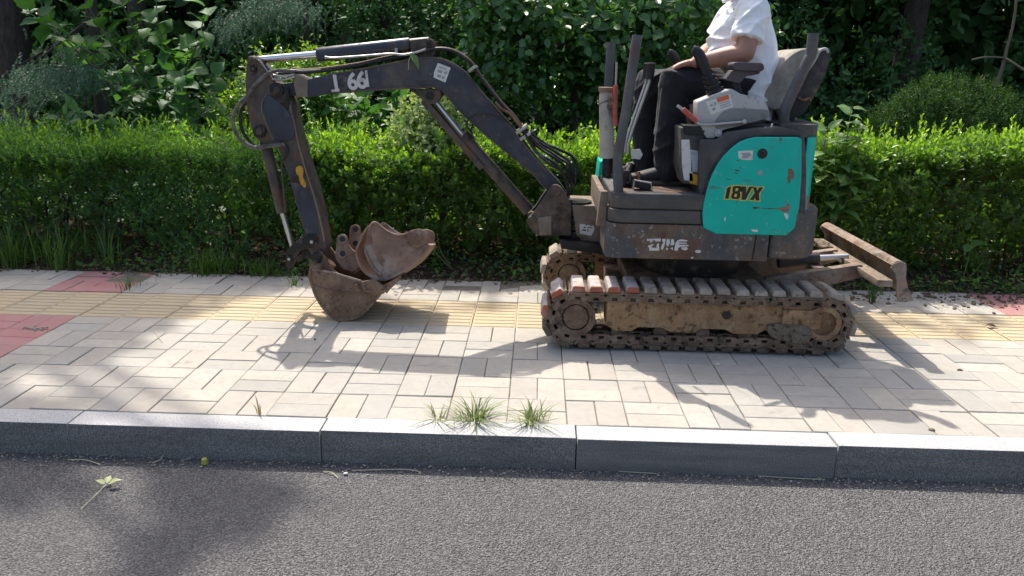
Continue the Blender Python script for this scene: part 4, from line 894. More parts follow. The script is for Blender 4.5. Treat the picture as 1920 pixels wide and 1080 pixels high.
def bucket(name, outline, back, cutter, ya, yb, m, parent, ears, shell_t=.012, teeth=True, ear_r=.0, lipw=.03):
    """Side plates cut to an outline, a shell bent round its back, cutter plates, lip and ears with pin holes."""
    b = bmesh.new()
    root = parent
    for y in (ya, yb - shell_t):
        prism('side_plate', outline, y, y + shell_t, m, root, .004)
    # shell: the back curve with thickness
    P = [Vector((x, 0, z)) for x, z in smooth2(back, 4, False)]
    bm = bmesh.new(); R = []
    for i, p in enumerate(P):
        d = (P[min(i + 1, len(P) - 1)] - P[max(i - 1, 0)]).normalized(); nrm = Vector((-d.z, 0, d.x))
        q = p + nrm * shell_t
        R.append([bm.verts.new((p.x, ya - .004, p.z)), bm.verts.new((p.x, yb + .004, p.z)), bm.verts.new((q.x, yb + .004, q.z)), bm.verts.new((q.x, ya - .004, q.z))])
    for a, c in zip(R[:-1], R[1:]):
        for i in range(4): bm.faces.new((a[i], a[(i + 1) % 4], c[(i + 1) % 4], c[i]))
    bm.faces.new(R[0]); bm.faces.new(list(reversed(R[-1])))
    finish_bm(bm, 'shell', m, root, .002)
    for y in (ya - .013, yb + .001):
        prism('side_cutter', fillet(cutter, .012), y, y + .012, m, root, .004)
    return root

def attached_bucket():
    YA, YB = 1.232, 1.652
    root = thing('digging_bucket', (-.45, 1.44, 0.0), parent=EX)
    out = [(-0.626,0.283),(-0.605,0.292),(-0.519,0.274),(-0.434,0.251),(-0.354,0.229),(-0.284,0.241),(-0.236,0.204),(-0.243,0.165),(-0.282,0.116),(-0.330,0.060),(-0.384,0.019),(-0.455,0.000),(-0.513,0.009),(-0.572,0.066),(-0.613,0.137),(-0.635,0.214),(-0.642,0.253)]
    back = [(-0.632,0.280),(-0.642,0.250),(-0.635,0.214),(-0.613,0.137),(-0.572,0.066),(-0.513,0.009),(-0.455,0.000),(-0.384,0.019),(-0.330,0.060),(-0.282,0.116),(-0.246,0.162),(-0.222,0.192)]
    cut = [(-0.357,0.227),(-0.285,0.247),(-0.231,0.207),(-0.244,0.171),(-0.290,0.155),(-0.347,0.180)]
    bucket('bucket', out, back, cut, YA, YB, 'rust', root, None)
    tube('weld_bead', [(x, YA - .002, z) for x, z in [(-0.630,0.203),(-0.581,0.186),(-0.483,0.168),(-0.385,0.164),(-0.292,0.155)]], .0042, 'rust', root, 6, 4)
    tube('rim_bead', [(x, YA + .002, z) for x, z in [(-0.617,0.286),(-0.519,0.274),(-0.434,0.251),(-0.359,0.230)]], .006, 'rustpale', root, 6, 3)  # pale colour paints the sunlit line along the near rim
    (lx, lz), (l2, l2z) = [(-0.245,0.171),(-0.210,0.199)]
    dv = Vector((l2 - lx, 0, l2z - lz)).normalized(); mm = Matrix((dv, Vector((0, 1, 0)), dv.cross(Vector((0, 1, 0))))).transposed()
    box('cutting_edge', ((lx + l2) / 2 + .004, (YA + YB) / 2, (lz + l2z) / 2), (.06, YB - YA + .03, .016), 'rust', root, .004, mm)
    for k in range(4):
        y = YA + .03 + k * (YB - YA - .06) / 3
        bm = bmesh.new(); c0 = Vector((l2, y, l2z)); c1 = c0 + dv * .075
        vs = []
        for c, w, h in ((c0 - dv * .03, .026, .020), (c1, .020, .005)):
            up = Vector((-dv.z, 0, dv.x)); vs.append([bm.verts.new(c + Vector((0, sy * w, 0)) + up * sz * h) for sy, sz in ((-1, -1), (1, -1), (1, 1), (-1, 1))])
        for i in range(4): bm.faces.new((vs[0][i], vs[0][(i + 1) % 4], vs[1][(i + 1) % 4], vs[1][i]))
        bm.faces.new(vs[0]); bm.faces.new(list(reversed(vs[1])))
        finish_bm(bm, 'tooth', 'rust', root, .003)
    # bolts on the near cutter and rust crust
    for x, z in [(-0.380,0.207),(-0.363,0.184),(-0.334,0.194),(-0.317,0.179)]: ypin('cutter_bolt', x, z, YA - .022, YA, .010, 'rust', root, seg=6)
    # ears that take the arm and link pins
    ear = fillet([(-0.681,0.203),(-0.664,0.301),(-0.638,0.350),(-0.602,0.363),(-0.574,0.327),(-0.558,0.273),(-0.495,0.226),(-0.585,0.212)], .012)
    for y in (CY - .092, CY + .074): prism('bucket_ear', ear, y, y + .018, 'rust', root, .004)
    (tx, tz), = [(-0.623,0.280)]
    cyl('top_tube', (tx + .012, YA + .004, tz - .004), (tx + .012, YB - .004, tz - .004), .022, 'rust', root, seg=18)
    ypin('ear_boss', *[(-0.622,0.328)][0], CY - .108, CY - .09, .030, 'grease', root)

def loose_bucket():
    YA, YB = 1.292, 1.575
    root = thing('spare_bucket', (-.30, 1.43, .12), 'smaller red-rust spare bucket with two eared lugs lying inside the digging bucket', 'bucket')
    out = smooth2([(-0.340,0.496),(-0.322,0.520),(-0.299,0.524),(-0.271,0.504),(-0.232,0.476),(-0.186,0.459),(-0.146,0.460),(-0.111,0.476),(-0.068,0.491),(-0.030,0.483),(-0.008,0.455),(-0.011,0.411),(-0.026,0.363),(-0.073,0.306),(-0.132,0.262),(-0.191,0.228),(-0.247,0.208),(-0.291,0.225),(-0.324,0.273),(-0.346,0.320),(-0.362,0.373),(-0.345,0.438)], 2)
    back = [(-0.340,0.502),(-0.364,0.473),(-0.389,0.419),(-0.409,0.360),(-0.394,0.295),(-0.360,0.245),(-0.308,0.213),(-0.247,0.202),(-0.185,0.228),(-0.126,0.266),(-0.067,0.312),(-0.020,0.369),(0.000,0.405)]
    cut = [(-0.130,0.457),(-0.109,0.481),(-0.057,0.494),(-0.018,0.480),(-0.006,0.454),(-0.018,0.416),(-0.065,0.388),(-0.099,0.399)]
    bucket('spare', out, back, cut, YA, YB, 'rust2', root, None)
    tube('rim_bead', [(x, YA - .004, z) for x, z in [(-0.354,0.369),(-0.332,0.317),(-0.299,0.264),(-0.265,0.235)]], .008, 'rust2', root, 8, 3)
    tube('rim_bead', [(x, YA - .002, z) for x, z in [(-0.333,0.475),(-0.318,0.513),(-0.297,0.520),(-0.269,0.500),(-0.230,0.472),(-0.184,0.456),(-0.144,0.457),(-0.121,0.466)]], .0075, 'rust2', root, 8, 4)
    decal('worn_band', smooth2([(-0.331,0.474),(-0.318,0.440),(-0.314,0.399),(-0.303,0.358),(-0.281,0.311),(-0.248,0.264),(-0.271,0.251),(-0.305,0.286),(-0.333,0.327),(-0.349,0.368),(-0.347,0.427)], 2), YA, 'rustpale', root)
    for x, z in [(-0.077,0.459),(-0.046,0.448),(-0.069,0.424)]: ypin('cutter_bolt', x, z, YA - .020, YA, .010, 'rust2', root, seg=6)
    # lugs: flat plates with two holes each, ring-shaped outlines round the bores
    for y, dx in ((1.345, 0), (1.505, 0)):
        e = [(-0.524,0.437),(-0.506,0.452),(-0.482,0.450),(-0.465,0.432),(-0.461,0.400),(-0.438,0.370),(-0.404,0.347),(-0.383,0.281),(-0.431,0.244),(-0.490,0.260),(-0.523,0.308),(-0.530,0.356)]
        ox, oz = (0, 0) if y < 1.4 else (.035, .055)
        lug = prism('lug', fillet([(p[0] + ox, p[1] + oz) for p in e], .012), y, y + .02, 'rust2', root, .004)
        for x, z in [(p[0] + ox, p[1] + oz) for p in [(-0.491,0.426),(-0.489,0.346)]]:
            ypin('lug_hole', x, z, y - .002, y + .022, .0165, 'black', lug, bev=0)
            bm = bmesh.new(); A = [[bm.verts.new((p[0], yy, p[1])) for p in arc(x, z, r, 0, 360, 22)[:-1]] for r, yy in ((.028, y + .001), (.027, y - .006), (.0168, y - .006), (.0168, y + .002))]
            for k in range(3):
                for i in range(22): bm.faces.new((A[k][i], A[k][(i + 1) % 22], A[k + 1][(i + 1) % 22], A[k + 1][i]))
            finish_bm(bm, 'bore_ring', 'rust2', lug)
    prism('lug_bridge', [(-0.470,0.333),(-0.417,0.328),(-0.377,0.268),(-0.432,0.230)], 1.36, 1.51, 'rust2', root, .006)
    root.rotation_euler = (-.20, 0, 0); root.location.z -= .016
    tag(cyl('pin_bush', (-0.593,1.420,0.245), (-0.558,1.420,0.283), .030, M['bush'], seg=20, bev=.012), 'short rounded tan lump in the bucket behind its near rim', 'stone')

M['bush'] = worn('tan_stone', (0.42, 0.24, 0.15), [(RUST, 12, 0.55, 0.75, ONE, 0.5)], 0.6)
boom(); attached_bucket(); loose_bucket()

# ---------------------------------------------------------------- dozer blade behind
def blade():
    root = thing('dozer_blade', (2.35, 1.47, .25), parent=EX)
    YA, YB = .955, 1.985
    prof = [(2.318,0.438),(2.326,0.459),(2.357,0.471),(2.387,0.464),(2.395,0.440),(2.397,0.394),(2.415,0.340),(2.453,0.278),(2.413,0.266),(2.376,0.268),(2.361,0.317),(2.356,0.371),(2.343,0.411)]
    prism('end_plate', prof, YA, YA + .012, 'blade', root, .003); prism('end_plate', prof, YB - .012, YB, 'blade', root, .003)
    # mouldboard: curved sheet, rolled top edge
    c = [(2.328,0.446),(2.348,0.463),(2.375,0.458),(2.386,0.434),(2.387,0.394),(2.402,0.340),(2.440,0.281)]
    P = [Vector((x, 0, z)) for x, z in smooth2(c, 4, False)]; bm = bmesh.new(); R = []
    for i, p in enumerate(P):
        d = (P[min(i + 1, len(P) - 1)] - P[max(i - 1, 0)]).normalized(); q = p + Vector((d.z, 0, -d.x)) * -.010
        R.append([bm.verts.new((p.x, YA + .006, p.z)), bm.verts.new((p.x, YB - .006, p.z)), bm.verts.new((q.x, YB - .006, q.z)), bm.verts.new((q.x, YA + .006, q.z))])
    for a, b in zip(R[:-1], R[1:]):
        for i in range(4): bm.faces.new((a[i], a[(i + 1) % 4], b[(i + 1) % 4], b[i]))
    bm.faces.new(R[0]); bm.faces.new(list(reversed(R[-1])))
    finish_bm(bm, 'mouldboard', 'blade', root, .002)
    (tx, tz), (mx, mz), (bx, bz) = [(2.349,0.457),(2.319,0.376),(2.386,0.312)]
    tube('top_rail', [(tx - .006, YA + .01, tz - .004), (tx - .006, YB - .01, tz - .004)], .014, 'blade', root, 12, 1, False)
    box('lower_rail', (mx - .012, (YA + YB) / 2, mz - .02), (.075, YB - YA - .03, .035), 'blade', root, .005)
    # push arms back to the undercarriage, cross brace and ram
    for y in (1.24, 1.60):
        prism('push_arm', [(mx - .02, mz + .012), (mx - .02, mz - .06), (2.0, .225), (1.80, .225), (1.80, .30), (2.0, .335)], y, y + .055, 'blade', root, .006)
    box('cross_brace', (2.12, 1.45, .325), (.07, .36, .02), 'blade', root, .004)
    cyl('blade_ram', (1.92, 1.45, .34), (2.14, 1.45, .37), .034, 'arm', root, seg=20, bev=.004); cyl('blade_ram_rod', (2.14, 1.45, .37), (mx - .02, 1.45, mz + .005), .016, 'rod', root, seg=16)
    for k in range(5):
        y = YB - .1 - .12 * k * .4; box('dirt_crust', (mx - .05 + random.gauss(0, .01), y, mz + .004), (.07, .05, .016), 'mud', root, .006, Matrix.Rotation(random.uniform(-.5, .5), 3, 'Z'))
    prism('bent_lug', [(2.331,0.329),(2.390,0.347),(2.483,0.329),(2.480,0.302),(2.382,0.310)], 1.88, 1.96, 'blade', root, .004)
blade()

# ================================================================== the operator
def skin_mats():
    t = NT('skin')
    c = t.mix(t.ramp(t.noise(14, 5), 0.3, 0.7), (0.31, 0.150, 0.098), (0.41, 0.215, 0.148)); c = t.mix(t.ramp(t.noise(90, 3), 0.5, 0.7, 0, .3), c, (0.33, 0.14, 0.10))
    M['skin'] = t.finish(c, 0.5, 0, t.bump(t.noise(160, 3), 0.15, 0.002), 0.45, **{'Subsurface Weight': 0.12, 'Subsurface Radius': (0.02, 0.008, 0.004)})
    def cloth(name, col, rough, w):
        t = NT(name); c = t.mix(t.noise(6, 4), tuple(v * .93 for v in col), col)
        folds = t.noise(13, 3, 0.55, (1.0, 1.0, .45), 1.2); fine = t.noise(600, 2)
        return t.finish(c, rough, 0, t.bump(fine, .06, .001, t.bump(folds, w, .022)), .2, **{'Sheen Weight': .15})
    M['shirt'] = cloth('white_cotton', (0.84, 0.85, 0.86), .85, .3)
    M['trousers'] = cloth('black_trousers', (0.013, 0.0135, 0.017), .75, .5)
    M['shoe'] = worn('black_trainer', (0.020, 0.019, 0.018), [(DUST, 16, .55, .8, ONE, .35)], .6)
    M['sole'] = worn('dirty_shoe_sole', (0.10, 0.095, 0.085), [(MUD, 20, .5, .7, ONE, .5)], .8)
    M['hair'] = plain('black_hair', (0.010, 0.009, 0.008), .45, 0, .2, 200, .5)
skin_mats()

class Loft:
    def __init__(self): self.V = []; self.F = []
    def add(self, pts, radii, n=16, up=(0, 1, 0), k=4, flat=False):
        """Closed tapering limb through pts; radii: one number or (across up, along up) for each point."""
        P = [Vector(p) for p in pts]; Rr = [(r, r) if not isinstance(r, tuple) else r for r in radii]
        Q = catmull(P, k); RR = catmull([Vector((r[0], r[1], 0)) for r in Rr], k) if len(P) > 2 else [Vector((r[0], r[1], 0)) for r in Rr]
        up = Vector(up); base = len(self.V); m = len(Q); rings = 0
        def ring(c, d, ra, rb):
            u = (up - d * up.dot(d)).normalized(); s = d.cross(u)
            for i in range(n):
                a = 2 * math.pi * i / n; self.V.append(tuple(c + s * math.cos(a) * ra + u * math.sin(a) * rb))
        for i in range(m):
            d = (Q[min(i + 1, m - 1)] - Q[max(i - 1, 0)]).normalized(); ra, rb = RR[i].x, RR[i].y
            if i == 0:
                for t in (.95, .7, .35): ring(Q[0] - d * min(ra, rb) * t * .8, d, ra * math.sqrt(1 - t * t), rb * math.sqrt(1 - t * t)); rings += 1
            ring(Q[i], d, ra, rb); rings += 1
            if i == m - 1 and not flat:
                for t in (.35, .7, .95): ring(Q[i] + d * min(ra, rb) * t * .8, d, ra * math.sqrt(1 - t * t), rb * math.sqrt(1 - t * t)); rings += 1
        for r in range(rings - 1):
            for i in range(n): a = base + r * n; self.F.append((a + i, a + (i + 1) % n, a + n + (i + 1) % n, a + n + i))
        self.F.append(tuple(base + i for i in reversed(range(n)))); self.F.append(tuple(base + (rings - 1) * n + i for i in range(n)))
    def ball(self, c, r):
        c = Vector(c); r = (r, r, r) if not isinstance(r, tuple) else r
        b = len(self.V); nu, nv = 14, 9
        for j in range(nv):
            th = math.pi * (j + .5) / nv
            for i in range(nu): a = 2 * math.pi * i / nu; self.V.append((c.x + r[0] * math.sin(th) * math.cos(a), c.y + r[1] * math.sin(th) * math.sin(a), c.z + r[2] * math.cos(th)))
        for j in range(nv - 1):
            for i in range(nu): self.F.append((b + j * nu + i, b + j * nu + (i + 1) % nu, b + (j + 1) * nu + (i + 1) % nu, b + (j + 1) * nu + i))
        self.F.append(tuple(b + i for i in reversed(range(nu)))); self.F.append(tuple(b + (nv - 1) * nu + i for i in range(nu)))
    def build(self, name, m, parent, voxel=.008, it=6, fac=.5, folds=None):
        me = bpy.data.meshes.new(name); me.from_pydata(self.V, [], self.F); me.update()
        tmp = bpy.data.objects.new('tmp', me); COL.objects.link(tmp)
        r = tmp.modifiers.new('r', 'REMESH'); r.mode = 'VOXEL'; r.voxel_size = voxel
        s = tmp.modifiers.new('s', 'SMOOTH'); s.iterations = it; s.factor = fac
        dg = bpy.context.evaluated_depsgraph_get(); dg.update()
        out = bpy.data.meshes.new_from_object(tmp.evaluated_get(dg)); out.name = name
        bpy.data.objects.remove(tmp); bpy.data.meshes.remove(me)
        if folds:                           # creases pressed into the cloth along its own normals
            amp, f, dirs = folds; nv = len(out.vertices); co = np.empty(nv * 3, np.float32); out.vertices.foreach_get('co', co); co = co.reshape(-1, 3)
            no = np.empty(nv * 3, np.float32); out.vertex_normals.foreach_get('vector', no); no = no.reshape(-1, 3); h = np.zeros(nv)
            for (dx, dy, dz), ph in dirs:
                u = co @ np.array((dx, dy, dz)) * f; wob = np.sin(co[:, 0] * 17 + ph) + np.sin(co[:, 2] * 21 + 2 * ph) + np.sin(co[:, 1] * 19 - ph)
                msk = np.clip(.5 + .6 * np.sin(co[:, 0] * 9 + co[:, 2] * 7 + ph * 3) * np.sin(co[:, 1] * 8 + ph), 0, 1)
                h += msk * (1 - np.abs(np.sin(u + .9 * wob + ph))) ** 1.6
            co += (no * (amp * (h - h.mean()))[:, None]).astype(np.float32); out.vertices.foreach_set('co', co.ravel()); out.update()
        out.materials.clear(); out.polygons.foreach_set('use_smooth', [True] * len(out.polygons))
        return link_mesh(name, out, m, parent)

def person():
    root = thing('person', (1.60, 1.41, .785), 'person in white t-shirt and black trousers seated on the excavator, hands on knees', 'person')
    V = Vector
    hip, waist, chest, top, neck = (V(p) for p in [(1.663,1.410,1.258),(1.627,1.410,1.351),(1.605,1.410,1.495),(1.609,1.410,1.625),(1.588,1.410,1.706)])
    sn, en, wn_ = (V(p) for p in [(1.603,1.215,1.637),(1.557,1.135,1.435),(1.345,1.240,1.393)])
    sf, ef, wf = V((sn.x - .01, 1.61, sn.z)), V((1.510,1.660,1.468)), V((1.384,1.500,1.381))
    hn, kn, an = V((1.613,1.310,1.265)), V((1.250,1.275,1.301)), V((1.246,1.240,0.850))
    hf, kf, af = V((1.651,1.500,1.266)), V((1.160,1.540,1.279)), V((1.170,1.500,0.845))
    an.z = af.z = .86
    head = neck + V((-.075, 0, .215))
    # -------- skin: one continuous body
    b = Loft()
    b.add([hip, waist, chest, top], [(.13, .16), (.135, .155), (.125, .165), (.09, .15)], 20)
    b.add([top, neck, neck + V((-.045, 0, .09))], [(.08, .10), .058, .054], 16)
    b.ball(head, (.098, .078, .122)); b.ball(head + V((-.03, 0, -.055)), (.068, .06, .072))
    b.add([head + V((-.088, 0, .025)), head + V((-.118, 0, -.022)), head + V((-.10, 0, -.03))], [.009, .015, .012], 10)       # nose
    b.ball(head + V((-.085, 0, -.068)), (.016, .026, .011)); b.ball(head + V((-.078, 0, -.105)), (.024, .028, .022))
    for s in (-1, 1):
        b.ball(head + V((.008, s * .080, -.005)), (.022, .010, .033))
        b.ball(head + V((-.082, s * .034, .035)), (.016, .026, .010))
    for s_, e_, w_ in ((sn, en, wn_), (sf, ef, wf)):
        b.add([s_, s_.lerp(e_, .5), e_], [.060, .055, .048], 14); b.add([e_, e_.lerp(w_, .35), w_], [.047, .050, .029], 14)
    for h_, k_, a_ in ((hn, kn, an), (hf, kf, af)):
        b.add([h_, h_.lerp(k_, .5), k_], [.082, .072, .055], 14); b.add([k_, k_.lerp(a_, .4), a_], [.052, .054, .038], 14); b.add([a_, a_ + V((-.05, 0, -.045)), a_ + V((-.13, 0, -.055))], [.036, .032, .025], 12)
    # hands: palm, four bent fingers, thumb
    def hand(w, fwd, side, down):
        k = w + fwd * .085 + down * .004
        b.add([w, w + fwd * .045, k], [(.030, .020), (.040, .019), (.042, .016)], 14, up=-down)
        for i, (ln, off) in enumerate(((.070, -.033), (.080, -.011), (.075, .011), (.058, .032))):
            p0 = k + side * off - fwd * .012; p1 = p0 + fwd * ln * .45 + down * .006 + side * off * .1; p2 = p1 + fwd * ln * .36 + down * ln * .34; p3 = p2 + fwd * ln * .12 + down * ln * .36
            b.add([p0, p1, p2, p3], [.0105, .0098, .009, .0075], 10, k=3)
        t0 = w + fwd * .025 - side * .03; t1 = t0 + fwd * .035 - side * .022 + down * .006; t2 = t1 + fwd * .036 - side * .003 + down * .014
        b.add([t0, t1, t2], [.015, .0125, .0095], 10, k=3)
    fw = (V((1.246,1.300,1.373)) - wn_).normalized(); sd = fw.cross(V((0, 0, 1))).normalized(); dn = sd.cross(fw).normalized(); dn = dn if dn.z < 0 else -dn
    hand(wn_, fw, sd, dn)
    fw2 = (V((1.276,1.440,1.347)) - wf).normalized(); sd2 = -fw2.cross(V((0, 0, 1))).normalized(); dn2 = sd2.cross(fw2).normalized(); dn2 = dn2 if dn2.z < 0 else -dn2
    hand(wf, fw2, sd2, dn2)
    b.build('body', 'skin', root, .0052, 3, .5)
    # face: eyes and brows, hair
    for s in (-1, 1):
        e = Loft(); e.ball(head + V((-.089, s * .034, .018)), (.008, .013, .006)); e.build('eye', 'black', root, .003, 1)
        e = Loft(); e.add([head + V((-.094, s * .016, .040)), head + V((-.092, s * .036, .046)), head + V((-.080, s * .055, .040))], [.005, .006, .004], 8); e.build('eyebrow', 'hair', root, .003, 1)
    e = Loft(); e.ball(head + V((.018, 0, .035)), (.098, .085, .105)); e.ball(head + V((.045, 0, -.02)), (.062, .075, .075)); e.build('hair', 'hair', root, .006, 3)
    # -------- t-shirt
    c = Loft()
    c.add([hip + V((-0.01, 0, -.075)), hip + V((.005, 0, .05)), waist, chest, top + V((0, 0, -.02)), top + V((-.004, 0, .035))], [(.160, .215), (.170, .206), (.172, .188), (.168, .192), (.130, .186), (.085, .11)], 24)
    for s_, e_ in ((sn, en), (sf, ef)):
        s_in = s_.lerp(V((top.x, s_.y, top.z)), .4) + V((0, (top.y - s_.y) * .35, .0))
        c.add([s_in, s_, s_.lerp(e_, .46), s_.lerp(e_, .70)], [(.085, .08), (.082, .076), (.076, .070), (.080, .075)], 16, flat=True)
    c.build('t_shirt', 'shirt', root, .0065, 7, .5, (.012, 26, [((.5, .3, .8), .3), ((-.7, .2, .7), 1.7), ((.1, .2, 1), 3.1)]))
    # collar band and hems
    nb = neck + V((-.006, 0, .0))
    tube('collar', [nb + V((.074 * math.cos(a) - .012, .082 * math.sin(a), .018 * math.cos(a) + .006)) for a in [2 * math.pi * i / 16 for i in range(17)]], .008, 'shirt', root, 8, 2)
    # -------- trousers
    c = Loft()
    for h_, k_, a_, w in ((hn, kn, an, 1.0), (hf, kf, af, .95)):
        c.add([h_ + V((.02, 0, -.01)), h_.lerp(k_, .4), h_.lerp(k_, .8), k_ + V((-.006, 0, .004))], [.108, (.100, .098), (.088, .088), (.074, .078)], 18)
        c.add([k_ + V((.0, 0, .0)), k_.lerp(a_, .25), k_.lerp(a_, .6), a_ + V((.01, 0, -.01)), a_ + V((.012, 0, -.035))], [(.074, .076), (.080, .074), (.082, .072), (.080, .072), (.078, .07)], 18, flat=True)
    c.add([hip + V((-.02, 0, -.04)), hip + V((.0, 0, .0)), hip + V((.005, 0, .05))], [(.13, .17), (.15, .178), (.148, .175)], 20)
    c.build('trousers', 'trousers', root, .0075, 6, .5, (.013, 22, [((.8, .2, .5), .6), ((-.4, .3, .9), 2.2), ((.2, .1, 1), 4.0)]))
    # -------- shoes
    for a_, rz in ((an, .06), (af, -.05)):
        z = .787; L = Loft(); R_ = Matrix.Rotation(rz, 3, 'Z'); q = lambda x, y, h: V((a_.x, a_.y, z)) + R_ @ V((x, y, h))
        L.add([q(.055, 0, .045), q(.02, 0, .055), q(-.06, 0, .047), q(-.13, 0, .036), q(-.185, 0, .030)], [(.040, .036), (.050, .038), (.040, .044), (.032, .047), (.024, .036)], 16)
        L.add([q(.02, 0, .05), q(.015, 0, .11)], [(.045, .040), (.042, .040)], 14)
        sh = L.build('shoe', 'shoe', root, .006, 3)
        out = [q(.095, y, 0) for y in ()]
        pts = [(.10, -.02), (.09, .0), (.10, .02)]
        pl = []
        for x, y in ((.092, -.022), (.06, -.038), (.0, -.037), (-.07, -.044), (-.14, -.047), (-.19, -.036), (-.215, -.012), (-.215, .012), (-.19, .036), (-.14, .047), (-.07, .044), (.0, .037), (.06, .038), (.092, .022)):
            v_ = q(x, y, 0); pl.append((v_.x, v_.y))
        plan('sole', pl, z, z + .022, 'sole', sh, .004)
        for k in range(4):
            x = -.03 - .022 * k; tube('lace', [q(x, -.03, .078 - k * .009), q(x - .003, 0, .098 - k * .010), q(x, .03, .078 - k * .009)], .0028, 'console2', sh, 6, 3)
    # -------- watch on the near wrist
    wd = (wn_ - en).normalized(); wc = wn_ - wd * .022
    s, u = frame_of(wd)
    wt = thing('watch', wc, parent=root)
    bm = bmesh.new(); rings = []
    for t, r in ((-.012, .034), (-.011, .0365), (.011, .0355), (.012, .033)): rings.append([wc + wd * t + (s * math.cos(2 * math.pi * k / 24) + u * math.sin(2 * math.pi * k / 24)) * r for k in range(24)])
    bm_rings(bm, rings); finish_bm(bm, 'watch_strap', 'rubber', wt, ang=50)
    nrm = (V((-.15, -.62, .75)) - wd * V((-.15, -.62, .75)).dot(wd)).normalized(); oc = wc + nrm * .033
    cyl('watch_case', oc, oc + nrm * .010, .021, 'metal', wt, seg=24, bev=.002); cyl('watch_face', oc + nrm * .0095, oc + nrm * .0112, .0175, 'paper', wt, seg=24)
person()

# ================================================================== plants
def g3(c): return tuple(v for v in c)
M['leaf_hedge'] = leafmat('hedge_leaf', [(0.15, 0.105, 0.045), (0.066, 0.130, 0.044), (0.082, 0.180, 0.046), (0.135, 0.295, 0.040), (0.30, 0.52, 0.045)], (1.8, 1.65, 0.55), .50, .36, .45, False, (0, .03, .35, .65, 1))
M['leaf_fine'] = leafmat('fine_hedge_leaf', [(0.14, 0.10, 0.045), (0.052, 0.135, 0.050), (0.070, 0.185, 0.055), (0.110, 0.275, 0.056), (0.20, 0.42, 0.060)], (1.8, 1.6, 0.65), .48, .42, .42, False, (0, .025, .35, .65, 1))
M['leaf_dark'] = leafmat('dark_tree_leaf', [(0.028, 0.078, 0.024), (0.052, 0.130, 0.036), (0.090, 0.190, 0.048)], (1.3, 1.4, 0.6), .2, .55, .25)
M['leaf_glossy'] = leafmat('glossy_tree_leaf', [(0.048, 0.125, 0.040), (0.082, 0.185, 0.055), (0.140, 0.260, 0.078)], (1.3, 1.5, 0.7), .30, .34, .55)
M['leaf_big'] = leafmat('broad_leaf', [(0.045, 0.130, 0.036), (0.070, 0.180, 0.048), (0.110, 0.235, 0.056)], (1.5, 1.6, 0.7), .40, .55, .3, True)
M['leaf_pale'] = leafmat('pale_young_leaf', [(0.16, 0.28, 0.07), (0.27, 0.38, 0.14), (0.42, 0.50, 0.28)], (1.4, 1.3, 0.8), .42, .45)
M['leaf_weed'] = leafmat('weed_leaf', [(0.11, 0.235, 0.06), (0.17, 0.31, 0.09), (0.27, 0.41, 0.15)], (1.5, 1.4, 0.7), .42, .42, .5, True)
M['leaf_dome'] = leafmat('clipped_shrub_leaf', [(0.022, 0.062, 0.014), (0.040, 0.100, 0.020), (0.066, 0.140, 0.026)], (1.4, 1.4, 0.6), .36, .6, .25)
M['needle'] = leafmat('cedar_needle', [(0.060, 0.140, 0.085), (0.105, 0.210, 0.125), (0.20, 0.31, 0.20)], (1.1, 1.2, 1.0), .25, .5)
M['grass'] = leafmat('grass_blade', [(0.045, 0.105, 0.016), (0.080, 0.165, 0.026), (0.125, 0.215, 0.040)], (1.5, 1.5, 0.6), .40, .42)
M['straw'] = leafmat('dry_grass', [(0.22, 0.20, 0.09), (0.30, 0.27, 0.14), (0.16, 0.19, 0.06)], (1.2, 1.1, 0.7), .35, .6)
M['litter'] = leafmat('dead_leaf', [(0.10, 0.065, 0.035), (0.18, 0.135, 0.08), (0.26, 0.21, 0.14)], (1.0, 0.9, 0.7), .15, .8)
M['bark'] = worn('bark', (0.075, 0.058, 0.045), [((0.15, 0.13, 0.11), 9, .5, .75, (1, 1, .25), .7)], .9, bump=1.0, bdist=.02, bscale=30, spec=.15)
M['twig'] = plain('twig', (0.16, 0.125, 0.085), .85, 0, .3, 60)
M['stem_green'] = plain('green_stem', (0.10, 0.15, 0.05), .6, 0, .2, 60)

def unit(a): return a / np.maximum(np.linalg.norm(a, axis=-1, keepdims=True), 1e-9)
OVAL = np.array([(0, 0, 0), (.30, .46, .10), (.70, .40, .08), (1.0, 0, -.10), (.70, -.40, .08), (.30, -.46, .10)])
OVALF = np.array([(0, 3, 2, 1), (0, 5, 4, 3)])
def leaves(name, P, D, N_, L, m, parent, w=.5, rnd=None, tpl=OVAL, fac=OVALF, bend=0.0):
    """One mesh of many leaves: base P, direction D, upper side N_, length L; each leaf keeps one value for its colour."""
    P = np.asarray(P); n = len(P); D = unit(D); S = unit(np.cross(N_, D)); N_ = np.cross(D, S)
    L = np.broadcast_to(np.asarray(L, float), (n,)); ww = np.broadcast_to(np.asarray(w, float), (n,))
    T = tpl
    V = P[:, None] + L[:, None, None] * (T[None, :, 0, None] * D[:, None] + T[None, :, 1, None] * ww[:, None, None] * S[:, None] + (T[None, :, 2, None] * ww[:, None, None] - bend * T[None, :, 0, None] ** 2) * N_[:, None])
    F = fac[None] + len(T) * np.arange(n)[:, None, None]
    r = RNG.random(n) if rnd is None else rnd
    return np_mesh(name, V.reshape(-1, 3), F.reshape(-1, fac.shape[1]), m, parent, np.repeat(np.clip(r, 0, .999), len(fac)), smooth=True)

